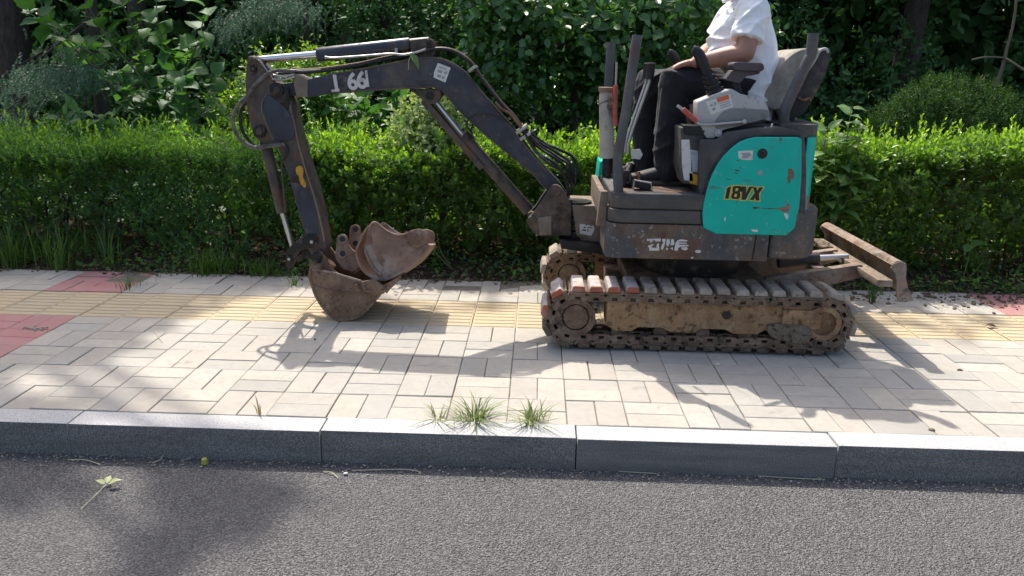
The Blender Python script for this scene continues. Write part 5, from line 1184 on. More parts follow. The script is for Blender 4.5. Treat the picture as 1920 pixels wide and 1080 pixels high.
def shoots(B, U, ln, k, leaf, spread=(1.25, .45), jit=.18, opp=True):
    """Leaves set round little shoots: bases B, directions U, lengths ln; k leaves each. Returns arrays for leaves()."""
    n = len(B); U = unit(U); a = np.where(np.abs(U[:, 2:3]) < .9, np.array([[0, 0, 1.]]), np.array([[1., 0, 0]])); S = unit(np.cross(U, a)); W_ = np.cross(U, S)
    ph = RNG.random(n) * 6.283; Ps, Ds, Ns, Ls, Ts = [], [], [], [], []
    for i in range(k):
        t = (i + .3) / k
        an = ph + i * 2.399; rd = S * np.cos(an)[:, None] + W_ * np.sin(an)[:, None]
        th = spread[0] + (spread[1] - spread[0]) * t
        d = U * math.cos(th) + rd * math.sin(th) + RNG.normal(0, jit, (n, 3))
        Ps.append(B + U * (ln * t)[:, None]); Ds.append(unit(d)); Ns.append(unit(U * math.sin(th) - rd * math.cos(th) + RNG.normal(0, jit, (n, 3))))
        Ls.append(leaf * (1.1 - .45 * t) * RNG.uniform(.75, 1.25, n)); Ts.append(np.full(n, t))
    return (np.concatenate(q) for q in (Ps, Ds, Ns, Ls, Ts))

def fbm(x, y, s):
    r = np.random.default_rng(s); o = 0
    for f, a in ((.7, 1), (1.7, .6), (3.9, .4), (8.3, .25)):
        p, q, c = r.random(3) * 6.28; o = o + a * np.sin(x * f * 1.9 + p + 1.3 * np.sin(y * f * 1.3 + q)) * np.cos(y * f * 1.6 + c)
    return o

# ---------------------------------------------------------------- the hedge
def hedge():
    X0, X1, YF, YB = -6.5, 8.0, 2.52, 3.45
    root = thing('hedge', (0.7, 3.0, 0.0), 'long clipped green hedge running behind the excavator along the path', 'hedge')
    def top(x): return np.interp(x, (-6, -3, -2.4, -1.6, -.9, -.5, .4, .9, 1.8, 2.7, 3.4, 8), (.75, .75, .76, .81, .78, .78, .75, .76, .82, .87, .89, .88)) + .05 * fbm(x, x * 0 + 2., 3) + .025 * np.sin(x * 5.3 + 1)
    def front(x, z): return YF + .075 * fbm(x * 1.4, z * 4, 5) + .06 * np.clip(.25 - z, 0, .3) - .05 * np.clip(z - .6, 0, .3)
    for part in ('fine', 'hedge'):
        fine = part == 'fine'; xa, xb = (X0, -.75) if fine else (-1.0, X1); w = xb - xa
        # front
        n = int(w * .86 * (620 if fine else 460)); x = RNG.uniform(xa, xb, n); z = .03 + RNG.random(n) ** .9 * .89
        keep = z < top(x); x, z = x[keep], z[keep]; n = len(x)
        dens = fbm(x * 2.2, z * 4, 8) + .9 + 1.4 * z; keep = RNG.random(n) < np.clip(dens, .25, 1); x, z = x[keep], z[keep]; n = len(x)
        y = front(x, z) + np.abs(RNG.normal(0, .06, n)) - .02
        Bf = np.stack([x, y, z], 1); Uf = np.stack([RNG.normal(0, .45, n), -RNG.uniform(.35, 1.0, n), RNG.uniform(.25, 1.1, n)], 1)
        # top
        n = int(w * (YB - YF) * (620 if fine else 540)); x = RNG.uniform(xa, xb, n); y = YF - .05 + (YB - YF) * RNG.random(n) ** 1.5
        z = top(x) + .035 * fbm(x * 2, y * 3, 6) - .05 - np.abs(RNG.normal(0, .03, n)) - .25 * np.clip(YF + .12 - y, 0, 1)
        Bt = np.stack([x, y, z], 1); Ut = np.stack([RNG.normal(0, .35, n), RNG.normal(-.12, .35, n), np.ones(n)], 1)
        # back and inside
        n = int(w * 420); x = RNG.uniform(xa, xb, n); z = RNG.uniform(.05, .88, n); y = RNG.uniform(YF + .18, YB + .05, n)
        Bi = np.stack([x, y, z], 1); Ui = RNG.normal(0, 1, (n, 3)); Ui[:, 2] += .4
        B = np.concatenate([Bf, Bt, Bi]); U = np.concatenate([Uf, Ut, Ui]); n = len(B)
        istop = np.r_[np.zeros(len(Bf)), np.ones(len(Bt)), np.zeros(len(Bi))]
        ln = RNG.uniform(.07, .15, n) * (1 + .35 * istop * RNG.random(n))
        P, D, N_, L, T = shoots(B, U, ln, 9, .043 if fine else .052, (1.2, .4))
        k9 = np.tile(istop, 9); zz = np.tile(B[:, 2], 9)
        young_glow = np.clip((zz - (np.tile(top(B[:, 0]), 9) - .26)) / .22, 0, 1)      # new growth near the top, its sunlit glow also put into the colour
        r = RNG.random(len(P)) * .5 + .18 * T + .30 * young_glow * (.4 + .6 * T) + .08 * k9 + .14 * np.tile(fbm(B[:, 0] * 1.3, B[:, 2] * 2, 9), 9)
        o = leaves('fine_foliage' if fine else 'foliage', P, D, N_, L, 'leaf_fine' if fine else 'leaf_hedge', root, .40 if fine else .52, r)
        o['kind'] = 'stuff'
        print(part, len(P))
    # leading shoots that stick out above the clip line
    n = 600; x = RNG.uniform(X0, X1, n); y = RNG.uniform(YF, YB, n); B = np.stack([x, y, top(x) - .05], 1); U = np.stack([RNG.normal(0, .18, n), RNG.normal(0, .15, n), np.ones(n)], 1)
    P, D, N_, L, T = shoots(B, U, RNG.uniform(.10, .26, n), 14, .045, (1.15, .3)); o = leaves('leading_shoots', P, D, N_, L, 'leaf_hedge', root, .42, .5 + .45 * T); o['kind'] = 'stuff'
    # loose shoots in clusters on the front face, lime colour standing for sun patches
    n = 1500; x = RNG.uniform(X0, X1, n); z = RNG.uniform(.18, .86, n); keep = fbm(x * 2.6, z * 5, 17) + .5 * (z - .4) > .55; x, z = x[keep], z[keep]; n = len(x)
    B = np.stack([x, front(x, z) - .01, z], 1); U = np.stack([RNG.normal(0, .4, n), -RNG.uniform(.3, .9, n), RNG.uniform(.4, 1.2, n)], 1)
    P, D, N_, L, T = shoots(B, U, RNG.uniform(.10, .20, n), 11, .052, (1.15, .35)); o = leaves('sun_patch_shoots', P, D, N_, L, 'leaf_hedge', root, .48, .42 + .5 * T * RNG.random(len(P)) ** .5); o['kind'] = 'stuff'
    # woody stems, bare near the ground
    bm = bmesh.new()
    for i in range(230):
        x = random.uniform(X0, X1); y = random.uniform(YF + .08, YB - .1); q = lambda s: random.gauss(0, s)
        bm_tube(bm, [(x, y, -.02), (x + q(.04), y + q(.04), .25), (x + q(.09), y + q(.08), .52), (x + q(.14), y + q(.1), .78)], lambda t: .009 * (1 - .65 * t), 5, 3)
    s = finish_bm(bm, 'stems', 'bark', root, ang=60); s['kind'] = 'stuff'
hedge()

# ---------------------------------------------------------------- trees: trunk, limbs, crown of leaves
def tree(name, label, base, trunk, blobs, nleaf, leaf, m, group=None, r0=.07, w=.55, cat='tree', shell=.55, droop=.5, k=5, ln=.14, rs=None, sub_limbs=True):
    rg = np.random.default_rng(rs if rs is not None else abs(hash(name)) % 1000)
    root = thing(name, base, label, cat, group)
    bm = bmesh.new(); pts = [base] + trunk; nt = len(pts)
    bm_tube(bm, pts, lambda t: r0 * (1.15 - .75 * t), 10, 5)
    topp = Vector(pts[-1]); mid = Vector(pts[max(1, nt // 2)])
    for c, r in blobs:
        c = Vector(c); s = mid.lerp(topp, random.uniform(.2, 1))
        bm_tube(bm, [s, s.lerp(c, .5) + Vector((random.gauss(0, .1), random.gauss(0, .1), .08)), c], lambda t: r0 * (.5 - .36 * t), 6, 4)
        if sub_limbs:
            for q in range(4):
                e = c + Vector((random.gauss(0, 1), random.gauss(0, 1), random.gauss(.2, .8))).normalized() * (sum(r) / 3 if isinstance(r, tuple) else r) * .8
                bm_tube(bm, [c, c.lerp(e, .5) + Vector((0, 0, .05)), e], lambda t: r0 * (.16 - .10 * t), 5, 3)
    finish_bm(bm, 'trunk', 'bark', root, ang=60)
    vol = np.array([np.prod(r) ** (2 / 3) if isinstance(r, tuple) else r ** 2 for c, r in blobs]); ns = (vol / vol.sum() * nleaf / k).astype(int) + 1
    Bs, Us = [], []
    for (c, r), n in zip(blobs, ns):
        d = unit(rg.normal(0, 1, (n, 3))); q = (shell + (1 - shell) * rg.random(n)) ** 1.0
        q = np.where(rg.random(n) < .25, rg.random(n) ** .5, q) * (1 + .16 * fbm(d[:, 0] * 4, d[:, 1] * 4 + d[:, 2] * 3, 4))
        Bs.append(np.array(c) + d * q[:, None] * np.array(r)); u = d + rg.normal(0, .6, (n, 3)); u[:, 2] -= droop; Us.append(u)
    B = np.concatenate(Bs); U = np.concatenate(Us)
    keep = B[:, 2] > .08; B, U = B[keep], U[keep]
    P, D, N_, L, T = shoots(B, U, np.full(len(B), ln) * rg.uniform(.7, 1.3, len(B)), k, leaf, (1.2, .5), .25)
    N_[:, 2] = np.abs(N_[:, 2]) + .25
    o = leaves('crown', P, D, N_, L, m, root, w, np.clip(rg.random(len(P)) * .8 + .2 * T, 0, 1))
    return root

def wood():
    # small-leaved shrub behind the arm
    tree('leafy_shrub', 'bushy small-leaved shrub behind the hedge just left of the arm', (-1.55, 4.05, 0), [(-1.5, 4.05, .5), (-1.48, 4.1, .9)],
         [((-1.62, 4.05, 1.10), (.34, .3, .32)), ((-1.32, 4.1, 1.22), (.26, .26, .26)), ((-1.85, 4.0, .95), (.28, .25, .25)), ((-1.2, 4.1, .95), (.3, .25, .25))], 9000, .045, 'leaf_hedge', None, .03, .5, 'shrub', rs=3)
    # pale sunlit shrub seen through the boom
    tree('pale_shrub', 'pale sunlit shrub growing out of the hedge top under the boom', (-.10, 2.85, 0), [(-.10, 2.85, .4), (-.10, 2.82, .7)],
         [((-0.251,2.850,1.057), (.15, .14, .12)), ((-0.102,2.800,0.964), (.17, .15, .13)), ((-0.272,2.720,0.882), (.17, .13, .13)), ((-0.112,2.620,0.785), (.15, .12, .11)), ((-0.030,2.900,1.022), (.12, .12, .11))], 2600, .046, 'leaf_pale', None, .025, .62, 'shrub', rs=4)
    # dense small-leaved tree between arm and boom knee
    tree('dense_tree', 'dense dark small-leaved tree filling the gap above the arm ram', (-.7, 5.6, 0), [(-.75, 5.6, .8), (-.7, 5.6, 1.6)],
         [((-.95, 5.5, 1.75), (.6, .5, .5)), ((-.35, 5.5, 1.65), (.55, .5, .55)), ((-.7, 5.7, 1.1), (.7, .5, .45)), ((-.1, 5.6, 2.1), (.5, .5, .45)), ((-1.3, 5.8, 2.2), (.5, .5, .4)), ((.1, 5.7, 1.15), (.5, .4, .4))], 11000, .06, 'leaf_dark', None, .06, .55, rs=5)
    # glossy large-leaved tree behind the boom
    tree('glossy_tree', 'spreading tree with drooping glossy leaves behind the boom', (1.0, 4.7, 0), [(.95, 4.7, .7), (.9, 4.7, 1.5)],
         [((.28, 4.35, 1.62), (.36, .3, .36)), ((.75, 4.5, 1.85), (.45, .4, .35)), ((1.25, 4.5, 1.7), (.42, .35, .4)), ((.65, 4.7, 1.38), (.42, .35, .28)), ((1.55, 4.6, 1.35), (.36, .3, .34)), ((1.15, 4.7, 1.28), (.3, .3, .25)), ((.15, 4.6, 2.05), (.4, .4, .3)), ((1.7, 4.6, 1.95), (.4, .35, .3))], 5200, .105, 'leaf_glossy', None, .05, .66, rs=6, k=4, ln=.2, droop=.9)
    # loose pale-leaved tree behind the seat
    tree('sparse_tree', 'sparse tree with light flecked leaves right of the person', (2.75, 5.3, 0), [(2.7, 5.3, .9), (2.6, 5.3, 1.8)],
         [((2.35, 5.2, 1.85), (.4, .35, .35)), ((2.7, 5.2, 1.55), (.32, .3, .3)), ((2.45, 5.2, 1.3), (.3, .3, .25)), ((1.9, 5.4, 1.9), (.3, .3, .3)), ((1.95, 5.3, 1.35), (.2, .2, .18))], 1500, .085, 'leaf_glossy', None, .05, .6, rs=7, k=4, ln=.18)
    # clipped dome on the right
    root = thing('dome_shrub', (4.15, 4.35, 0), 'rounded clipped dome shrub behind the hedge at the right', 'shrub')
    n = 7000; d = unit(RNG.normal(0, 1, (n, 3))); d[:, 2] = np.abs(d[:, 2]); q = RNG.uniform(.86, 1.0, n) * (1 + .04 * fbm(d[:, 0] * 5, d[:, 1] * 5, 2))
    B = np.array((4.15, 4.35, .35)) + d * q[:, None] * np.array((.82, .66, .98)); P, D, N_, L, T = shoots(B, d + RNG.normal(0, .35, (n, 3)) + np.array((0, 0, .3)), RNG.uniform(.04, .09, n), 8, .026, (1.1, .35))
    leaves('crown', P, D, N_, L, 'leaf_dome', root, .36, RNG.random(len(P)) * .7 + .3 * T)
    bm = bmesh.new()
    for i in range(9): a = i * .7; bm_tube(bm, [(4.15, 4.35, 0), (4.15 + .2 * math.cos(a), 4.35 + .2 * math.sin(a), .4), (4.15 + .5 * math.cos(a), 4.35 + .45 * math.sin(a), .9)], lambda t: .02 * (1 - .6 * t), 6, 3)
    finish_bm(bm, 'trunk', 'bark', root, ang=60)
    # bare leaning sapling beyond the dome
    sp = thing('bare_sapling', (4.75, 5.2, 0), 'thin bare grey sapling with a side branch above the dome shrub', 'tree')
    tube('trunk', [(4.980,5.200,1.277),(5.015,5.200,1.476),(5.021,5.200,1.613),(5.041,5.200,1.831),(5.025,5.200,2.139)] + [], lambda t: .018 * (1 - .4 * t), 'twig', sp, 8); tube('trunk_foot', [(4.62, 5.2, 0), (4.66, 5.2, .6), (4.981,5.200,1.268)], .02, 'bark', sp, 8)
    tube('branch', [(5.017,5.200,1.525),(4.819,5.150,1.526),(4.658,5.100,1.499)], .009, 'twig', sp, 6); tube('branch', [(5.017,5.200,1.525),(5.049,5.100,1.476),(5.158,5.000,1.381)], .011, 'twig', sp, 6)

    # trunks of the trees that shade the wood, crowns above the picture
    def shade(name, label, x, y, h, r, blobs, nleaf, leaf=.16, r0=.12, rs=1, lean=.2):
        tree(name, label, (x, y, 0), [(x + lean * .3, y, h * .3), (x + lean, y + .1, h * .62), (x + lean * 1.2, y, h * .85)], blobs, nleaf, leaf, 'leaf_dark', 'tall shade trees beyond the hedge', r0, .6, rs=rs, k=5, ln=.3)
    cols = [('tall shade tree standing at the left behind the cedars', -4.6, 7.6), ('tall shade tree beyond the hedge behind the arm', -2.1, 8.6), ('tall shade tree beyond the hedge behind the boom', .6, 8.2), ('tall shade tree standing straight behind the seated person', 2.55, 7.4), ('tall dark-trunked shade tree beyond the dome shrub', 5.0, 7.4), ('tall shade tree at the far right edge of the wood', 7.6, 8.4)]
    for i, (lab, x, y) in enumerate(cols):
        zt = .9 + 1.62 * (y - 3.7)
        bl = [((x - .9, y - .3, zt * .58), (1.3, 1.1, 1.1)), ((x + .9, y + .2, zt * .62), (1.3, 1.1, 1.2)), ((x, y + .9, zt * .75), (1.3, 1.0, 1.2)), ((x - .3, y - .6, zt * .42), (1.2, .9, .8)), ((x + .5, y + 1.5, zt * .5), (1.3, 1.1, 1.3))]
        dap = {1: ((.35, 1.62, 0), 11.0, .34), 2: ((2.95, 1.35, 0), 11.0, .40), 0: ((-.35, 1.75, 0), 11.4, .26)}.get(i)
        if dap: bl.append((tuple(Vector(dap[0]) + Vector(LDIR) * dap[1]), dap[2]))
        shade('shade_tree', lab, x, y, zt * .8, .1, bl, (1700, 1500, 1300, 2600, 4200, 4200)[i], .15, .13 + .04 * (i in (3, 4)), 20 + i)
    # the tall tree whose crown shades the left of the path
    L3 = Vector(LDIR)
    tg = [((-2.9, .55, 0), 12.6, .95), ((-2.75, 1.35, 0), 12.2, .80), ((-2.35, 1.95, 0), 11.8, .55), ((-3.0, 2.6, .9), 11.2, .85), ((-2.2, .35, 0), 13.0, .45), ((-1.85, .9, 0), 12.4, .42), ((-1.72, 1.45, 0), 12.0, .38), ((-.60, -.36, -.13), 14.0, .11), ((-.48, -.52, -.13), 14.2, .13), ((-.56, -.78, -.13), 14.4, .10), ((-.36, -.38, -.13), 14.0, .07), ((-1.32, -.28, -.13), 13.8, .20), ((-2.0, -.5, -.13), 14.0, .3), ((-1.55, 2.55, .9), 11.3, .28), ((-3.9, 1.6, 0), 12.2, .9), ((-4.2, .2, 0), 13, .9)]
    bl = [(tuple(Vector(p) + L3 * t), r) for p, t, r in tg]
    tree('tall_tree', 'tall leafy tree rising out of the picture at the left, its crown shading the path', (-6.4, 7.9, 0), [(-6.3, 7.9, 4), (-6.1, 7.8, 8), (-5.8, 7.6, 10.5)], bl, 46000, .12, 'leaf_dark', None, .2, .6, rs=31, shell=.2, sub_limbs=False)
    # dark understorey: bushes standing in the shade, then the far wood as one mass
    k = 0
    for x, y, z, r, lab in [(-4.2, 5.6, .8, .9, 'dark bush in the shade at the far left behind the cedar'), (-2.6, 5.9, .9, .85, 'dark bush in deep shade behind the broad leaves'), (-1.5, 6.4, 1.0, .8, 'dark bush in deep shade behind the arm ram'), (.7, 6.3, .9, .9, 'dark bush in deep shade behind the glossy tree'), (2.0, 6.2, .9, .8, 'dark bush in deep shade behind the person'), (3.3, 6.4, .8, .8, 'dark bush in deep shade left of the dome shrub'), (4.6, 6.6, .7, .8, 'dark bush in deep shade behind the dome shrub'), (6.2, 6.2, .8, .9, 'dark bush in deep shade at the far right')]:
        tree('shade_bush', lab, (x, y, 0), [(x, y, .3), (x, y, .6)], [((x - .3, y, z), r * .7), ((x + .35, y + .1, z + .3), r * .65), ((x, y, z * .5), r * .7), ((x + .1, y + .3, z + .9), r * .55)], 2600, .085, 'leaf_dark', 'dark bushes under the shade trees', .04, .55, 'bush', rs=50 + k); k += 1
    n = 110000; x = RNG.uniform(-18, 20, n); y = RNG.uniform(10.5, 16, n); z = RNG.random(n) ** 1.2 * 9
    keep = fbm(x * .5, z * .8 + y, 12) > -1.15; P = np.stack([x, y, z], 1)[keep]; n = len(P)
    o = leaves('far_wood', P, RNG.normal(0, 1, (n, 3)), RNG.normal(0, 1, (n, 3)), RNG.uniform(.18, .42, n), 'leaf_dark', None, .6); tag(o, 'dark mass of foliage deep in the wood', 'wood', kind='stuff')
wood()

def ground_cover():
    n = 26000; x = RNG.uniform(-7, 8.5, n); y = RNG.uniform(3.5, 8.5, n); z = soil_h(x, y) + RNG.random(n) ** 1.5 * .28
    D = RNG.normal(0, 1, (n, 3)); D[:, 2] = np.abs(D[:, 2]) * .4; N_ = RNG.normal(0, .4, (n, 3)); N_[:, 2] += 1
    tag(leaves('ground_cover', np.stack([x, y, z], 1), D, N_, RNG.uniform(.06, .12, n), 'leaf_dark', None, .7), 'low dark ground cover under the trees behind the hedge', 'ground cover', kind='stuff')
ground_cover()

# ---------------------------------------------------------------- plants with leaves large enough to tell apart
def big_leaf_mesh(name, shape, m, droop=.25, fold=.14, seg=6, wav=.03):
    """Leaf blade along +X with a folded midrib; shape = half widths from base to tip."""
    bm = bmesh.new(); rows = []
    n = len(shape)
    for i, wdt in enumerate(shape):
        t = i / (n - 1); x = t; z = -droop * t * t
        row = [bm.verts.new((x - (.16 * abs(s) ** 2 * (1 - t) ** 2), s * wdt, z + fold * abs(s) * wdt * 1.5 + wav * math.sin(9 * t + 4 * s) * abs(s))) for s in (-1, -.5, 0, .5, 1)]
        rows.append(row)
    for a, b in zip(rows[:-1], rows[1:]):
        for i in range(4): bm.faces.new((a[i], a[i + 1], b[i + 1], b[i]))
    bmesh.ops.remove_doubles(bm, verts=bm.verts, dist=.0005)
    me = bpy.data.meshes.new(name); bm.to_mesh(me); bm.free()
    me.polygons.foreach_set('use_smooth', [True] * len(me.polygons)); me.materials.append(M[m]); return me
HEART = [.02, .30, .40, .42, .38, .29, .18, .08, .002]; LOBED = [.03, .34, .44, .40, .50, .36, .22, .10, .002]; LANCE = [.01, .16, .22, .23, .20, .14, .07, .002]

def place_leaf(me, root, p, d, up, size, name='leaf'):
    d = Vector(d).normalized(); s = Vector(up).cross(d)
    s = s.normalized() if s.length > 1e-4 else Vector((0, 1, 0)); u = d.cross(s)
    o = bpy.data.objects.new(name, me); COL.objects.link(o); o.parent = root
    R_ = Matrix((d, s, u)).transposed().to_4x4(); o.matrix_local = Matrix.Translation(Vector(p) - WLOC[root.name]) @ R_ @ Matrix.Diagonal((size, size, size, 1))

def big_plant(name, label, base, stems, meshes, size, gap, m_stem, cat='plant', r=.012, tilt=.35, petiole=.35, up=.35, alt=False):
    root = thing(name, base, label, cat)
    for st in stems:
        P = catmull(st, 8); tube('stem', st, lambda t: r * (1.1 - .8 * t), m_stem, root, 7, 4)
        acc = 0; side = random.random() * 6.28
        for a, b in zip(P[:-1], P[1:]):
            acc += (b - a).length
            if acc > gap and a.z > base[2] + .25:
                acc = 0; t = b - a; t.normalize(); pairs = (0, math.pi) if not alt else (0,)
                for q in pairs:
                    s_, u_ = frame_of(t); dr = (s_ * math.cos(side + q) + u_ * math.sin(side + q) + t * .45 + Vector((0, -.25, up))).normalized()
                    sz = size * random.uniform(.65, 1.2); pe = b + dr * sz * petiole
                    bm = bmesh.new(); bm_tube(bm, [b, b.lerp(pe, .5) + Vector((0, 0, .01)), pe], .0028, 5, 2); finish_bm(bm, 'petiole', m_stem, root, ang=60)
                    place_leaf(random.choice(meshes), root, pe, dr + Vector((random.gauss(0, tilt), random.gauss(-.15, tilt), random.gauss(-.25, tilt))), (random.gauss(0, .3), random.gauss(-.35, .3), 1), sz)
                side += 1.6
    return root

def plants():
    hm = [big_leaf_mesh('broad_leaf', HEART, 'leaf_big', .30), big_leaf_mesh('broad_leaf', LOBED, 'leaf_big', .42, .2), big_leaf_mesh('broad_leaf', LOBED, 'leaf_big', .2, .1)]
    q = lambda s: random.gauss(0, s)
    def st(*p): return [tuple(v) for v in p]
    # broad-leaved sapling in the top left corner
    big_plant('broad_leaved_sapling', 'sapling with broad lobed green leaves at the top left above the hedge', (-2.75, 4.1, 0),
        [[(-2.75, 4.1, 0), (-2.7, 4.05, .9), (-2.491,4.000,1.289), (-2.552,3.900,1.585), (-2.558,3.900,1.955)], [(-2.75, 4.1, .6), (-2.738,4.000,1.110), (-2.971,3.950,1.453), (-3.111,3.900,1.742)], [(-2.7, 4.05, .8), (-2.410,3.900,1.205), (-2.227,3.850,1.504), (-2.120,3.800,1.751)], [(-2.8, 4.1, .7), (-3.093,4.100,1.279), (-3.419,4.000,1.532), (-3.708,4.000,1.740)], [(-2.75, 4.1, .9), (-2.836,4.100,1.502), (-2.890,4.000,1.794), (-2.911,4.000,2.001)], [(-2.8, 4.1, .8), (-3.411,4.200,1.407), (-3.657,4.200,1.667), (-3.708,4.200,1.968)]], hm, .155, .07, 'stem_green', 'tree', .012)
    big_plant('low_broad_leaved_plant', 'low clump of broad green leaves showing over the hedge left of the arm', (-2.35, 3.6, 0),
        [[(-2.35, 3.6, 0), (-2.33, 3.58, .7), (-1.992,3.500,1.075), (-1.974,3.450,1.299)], [(-2.35, 3.6, .4), (-2.211,3.500,1.009), (-2.191,3.450,1.215)]], hm, .13, .055, 'stem_green', 'plant', .009)
    big_plant('low_leafy_plant', 'small leafy plant on top of the hedge near the left edge', (-2.5, 3.2, 0),
        [[(-2.5, 3.2, 0), (-2.5, 3.2, .7), (-2.782,3.100,0.860), (-2.821,3.050,0.972)], [(-2.5, 3.2, .5), (-2.945,3.100,0.857), (-2.926,3.050,0.939)], [(-2.5, 3.2, .5), (-2.660,3.100,0.863), (-2.665,3.050,0.936)]], [big_leaf_mesh('lance_leaf', LANCE, 'leaf_big', .5)], .13, .03, 'stem_green', 'plant', .006)
    # large leaves under the boom
    big_plant('large_leaved_plant', 'plant with large smooth leaves under the middle of the boom', (-.55, 3.85, 0),
        [[(-.55, 3.85, 0), (-.52, 3.8, .8), (-1.038,3.750,0.999), (-1.065,3.700,1.106)], [(-.55, 3.85, .5), (-0.819,3.750,0.960), (-0.847,3.700,1.118)], [(-.5, 3.85, .5), (-0.600,3.750,0.964), (-0.609,3.700,1.135)]], [hm[0]], .17, .07, 'stem_green', 'plant', .008, up=.6)
    # tall pale weed at the right of the excavator
    lm = [big_leaf_mesh('weed_leaf', LANCE, 'leaf_weed', .35), big_leaf_mesh('weed_leaf', [.01, .2, .3, .32, .27, .17, .08, .002], 'leaf_weed', .25)]
    big_plant('tall_weed', 'tall pale-leaved weed growing out of the hedge right of the excavator', (2.68, 2.42, 0),
        [[(2.68, 2.42, 0), (2.550,2.420,0.384), (2.566,2.400,0.706), (2.570,2.400,0.947), (2.573,2.400,1.132)], [(2.555,2.420,0.347), (2.463,2.360,0.640), (2.415,2.340,0.848), (2.413,2.340,0.999)], [(2.557,2.420,0.384), (2.609,2.360,0.573), (2.614,2.340,0.749)]], lm, .125, .026, 'stem_green', 'weed', .007, petiole=.2)
    big_plant('creeper', 'small broad-leaved creeper at the hedge foot beyond the spare bucket', (.02, 2.40, 0), [[(.02, 2.4, 0), (-0.065,2.380,0.146), (-0.084,2.360,0.260)], [(.02, 2.4, 0), (-0.113,2.360,0.157), (-0.132,2.340,0.234)]], lm, .08, .03, 'stem_green', 'weed', .005, petiole=.2)
    big_plant('hedge_foot_weed', 'small dark-leaved weed at the hedge foot beyond the dozer blade', (3.42, 2.35, 0), [[(3.42, 2.35, 0), (3.43, 2.33, .15), (3.42, 2.3, .28)], [(3.42, 2.35, 0), (3.48, 2.3, .12), (3.5, 2.28, .2)]], [hm[0]], .09, .035, 'stem_green', 'weed', .005, petiole=.2)
    # upright whippy shoots in front of the shade
    big_plant('upright_shrub', 'upright whippy shoots with small leaves rising above the hedge left of the arm', (-1.75, 3.5, 0),
        [[(-1.75, 3.5, 0), (-1.9 + .2 * i, 3.5, .6), (-2.700,3.450,1.003) if i == 0 else (-2.15 + .23 * i, 3.45, .98), (-2.25 + .26 * i + q(.03), 3.42, 1.13 + q(.05)), (-2.27 + .27 * i + q(.03), 3.4, 1.24 + q(.06))] for i in range(6)], [big_leaf_mesh('lance_leaf', LANCE, 'leaf_weed', .3)], .055, .026, 'stem_green', 'shrub', .006, petiole=.1)

    # deodar cedars: hanging boughs of needles
    def cedar(label, base, h, boughs, rs):
        rg = np.random.default_rng(rs); root = thing('cedar', base, label, 'tree')
        tube('trunk', [base, (base[0], base[1], h * .5), (base[0] + .05, base[1], h)], lambda t: .08 * (1.1 - .8 * t), 'bark', root, 10)
        P, D = [], []
        for bpts in boughs:
            tube('bough', bpts, lambda t: .012 * (1.1 - .9 * t), 'bark', root, 6, 5)
            for c in catmull(bpts, 10)[3:]:
                for _ in range(4):
                    a = rg.normal(0, .13, 3); p0 = np.array(c) + a * np.array((1, .7, .2)); ln = rg.uniform(.10, .32)
                    dr = unit(np.array((rg.normal(-.1, .35), rg.normal(-.2, .3), -1.0)))
                    for s in np.linspace(0, ln, max(4, int(ln / .010))):
                        e = p0 + dr * s + np.array((0, 0, .03 * (s / ln)))
                        for w_ in range(5):
                            an = rg.random() * 6.28; v = unit(np.array((math.cos(an), math.sin(an), rg.normal(-.3, .25)))); P.append(e); D.append(v)
        P = np.array(P); D = np.array(D); n = len(P)
        leaves('crown', P, D, rg.normal(0, 1, (n, 3)), rg.uniform(.012, .022, n), 'needle', root, .13, None, np.array([(0, 1, 0), (1, 0, 0), (0, -1, 0.)]), np.array([(0, 2, 1)]))
        print('cedar', n)
    cedar('blue-green cedar with hanging needle boughs at the left edge above the hedge', (-3.7, 5.0, 0), 3.4,
        [[(-3.7, 5, 1.75), (-4.149,4.500,1.213), (-3.808,4.200,1.266), (-3.438,3.900,1.294), (-3.150,3.700,1.257)], [(-3.7, 5, 1.7), (-4.500,4.400,1.067), (-4.096,4.100,1.128), (-3.782,3.900,1.115)], [(-3.7, 5, 1.6), (-3.571,4.200,1.270), (-3.187,3.900,1.312), (-2.952,3.700,1.261)], [(-3.7, 5, 1.5), (-4.094,4.200,0.942), (-4.000,3.900,0.891), (-3.962,3.700,0.860)]], 5)
    cedar('blue-green cedar hanging in deep shade above the arm pivot', (-1.9, 6.0, 0), 3.6,
        [[(-1.9, 6, 2.5), (-2.077,5.400,2.105), (-2.012,5.000,1.879), (-2.048,4.800,1.827)], [(-1.9, 6, 2.4), (-1.891,5.300,2.049), (-1.707,5.000,1.883), (-1.528,4.800,1.825)], [(-1.9, 6, 2.3), (-2.414,5.400,1.851), (-2.417,5.100,1.734), (-2.490,5.000,1.631)], [(-1.9, 6, 2.6), (-1.967,5.200,1.991), (-1.827,4.900,1.898), (-1.748,4.800,1.868)]], 6)
plants()

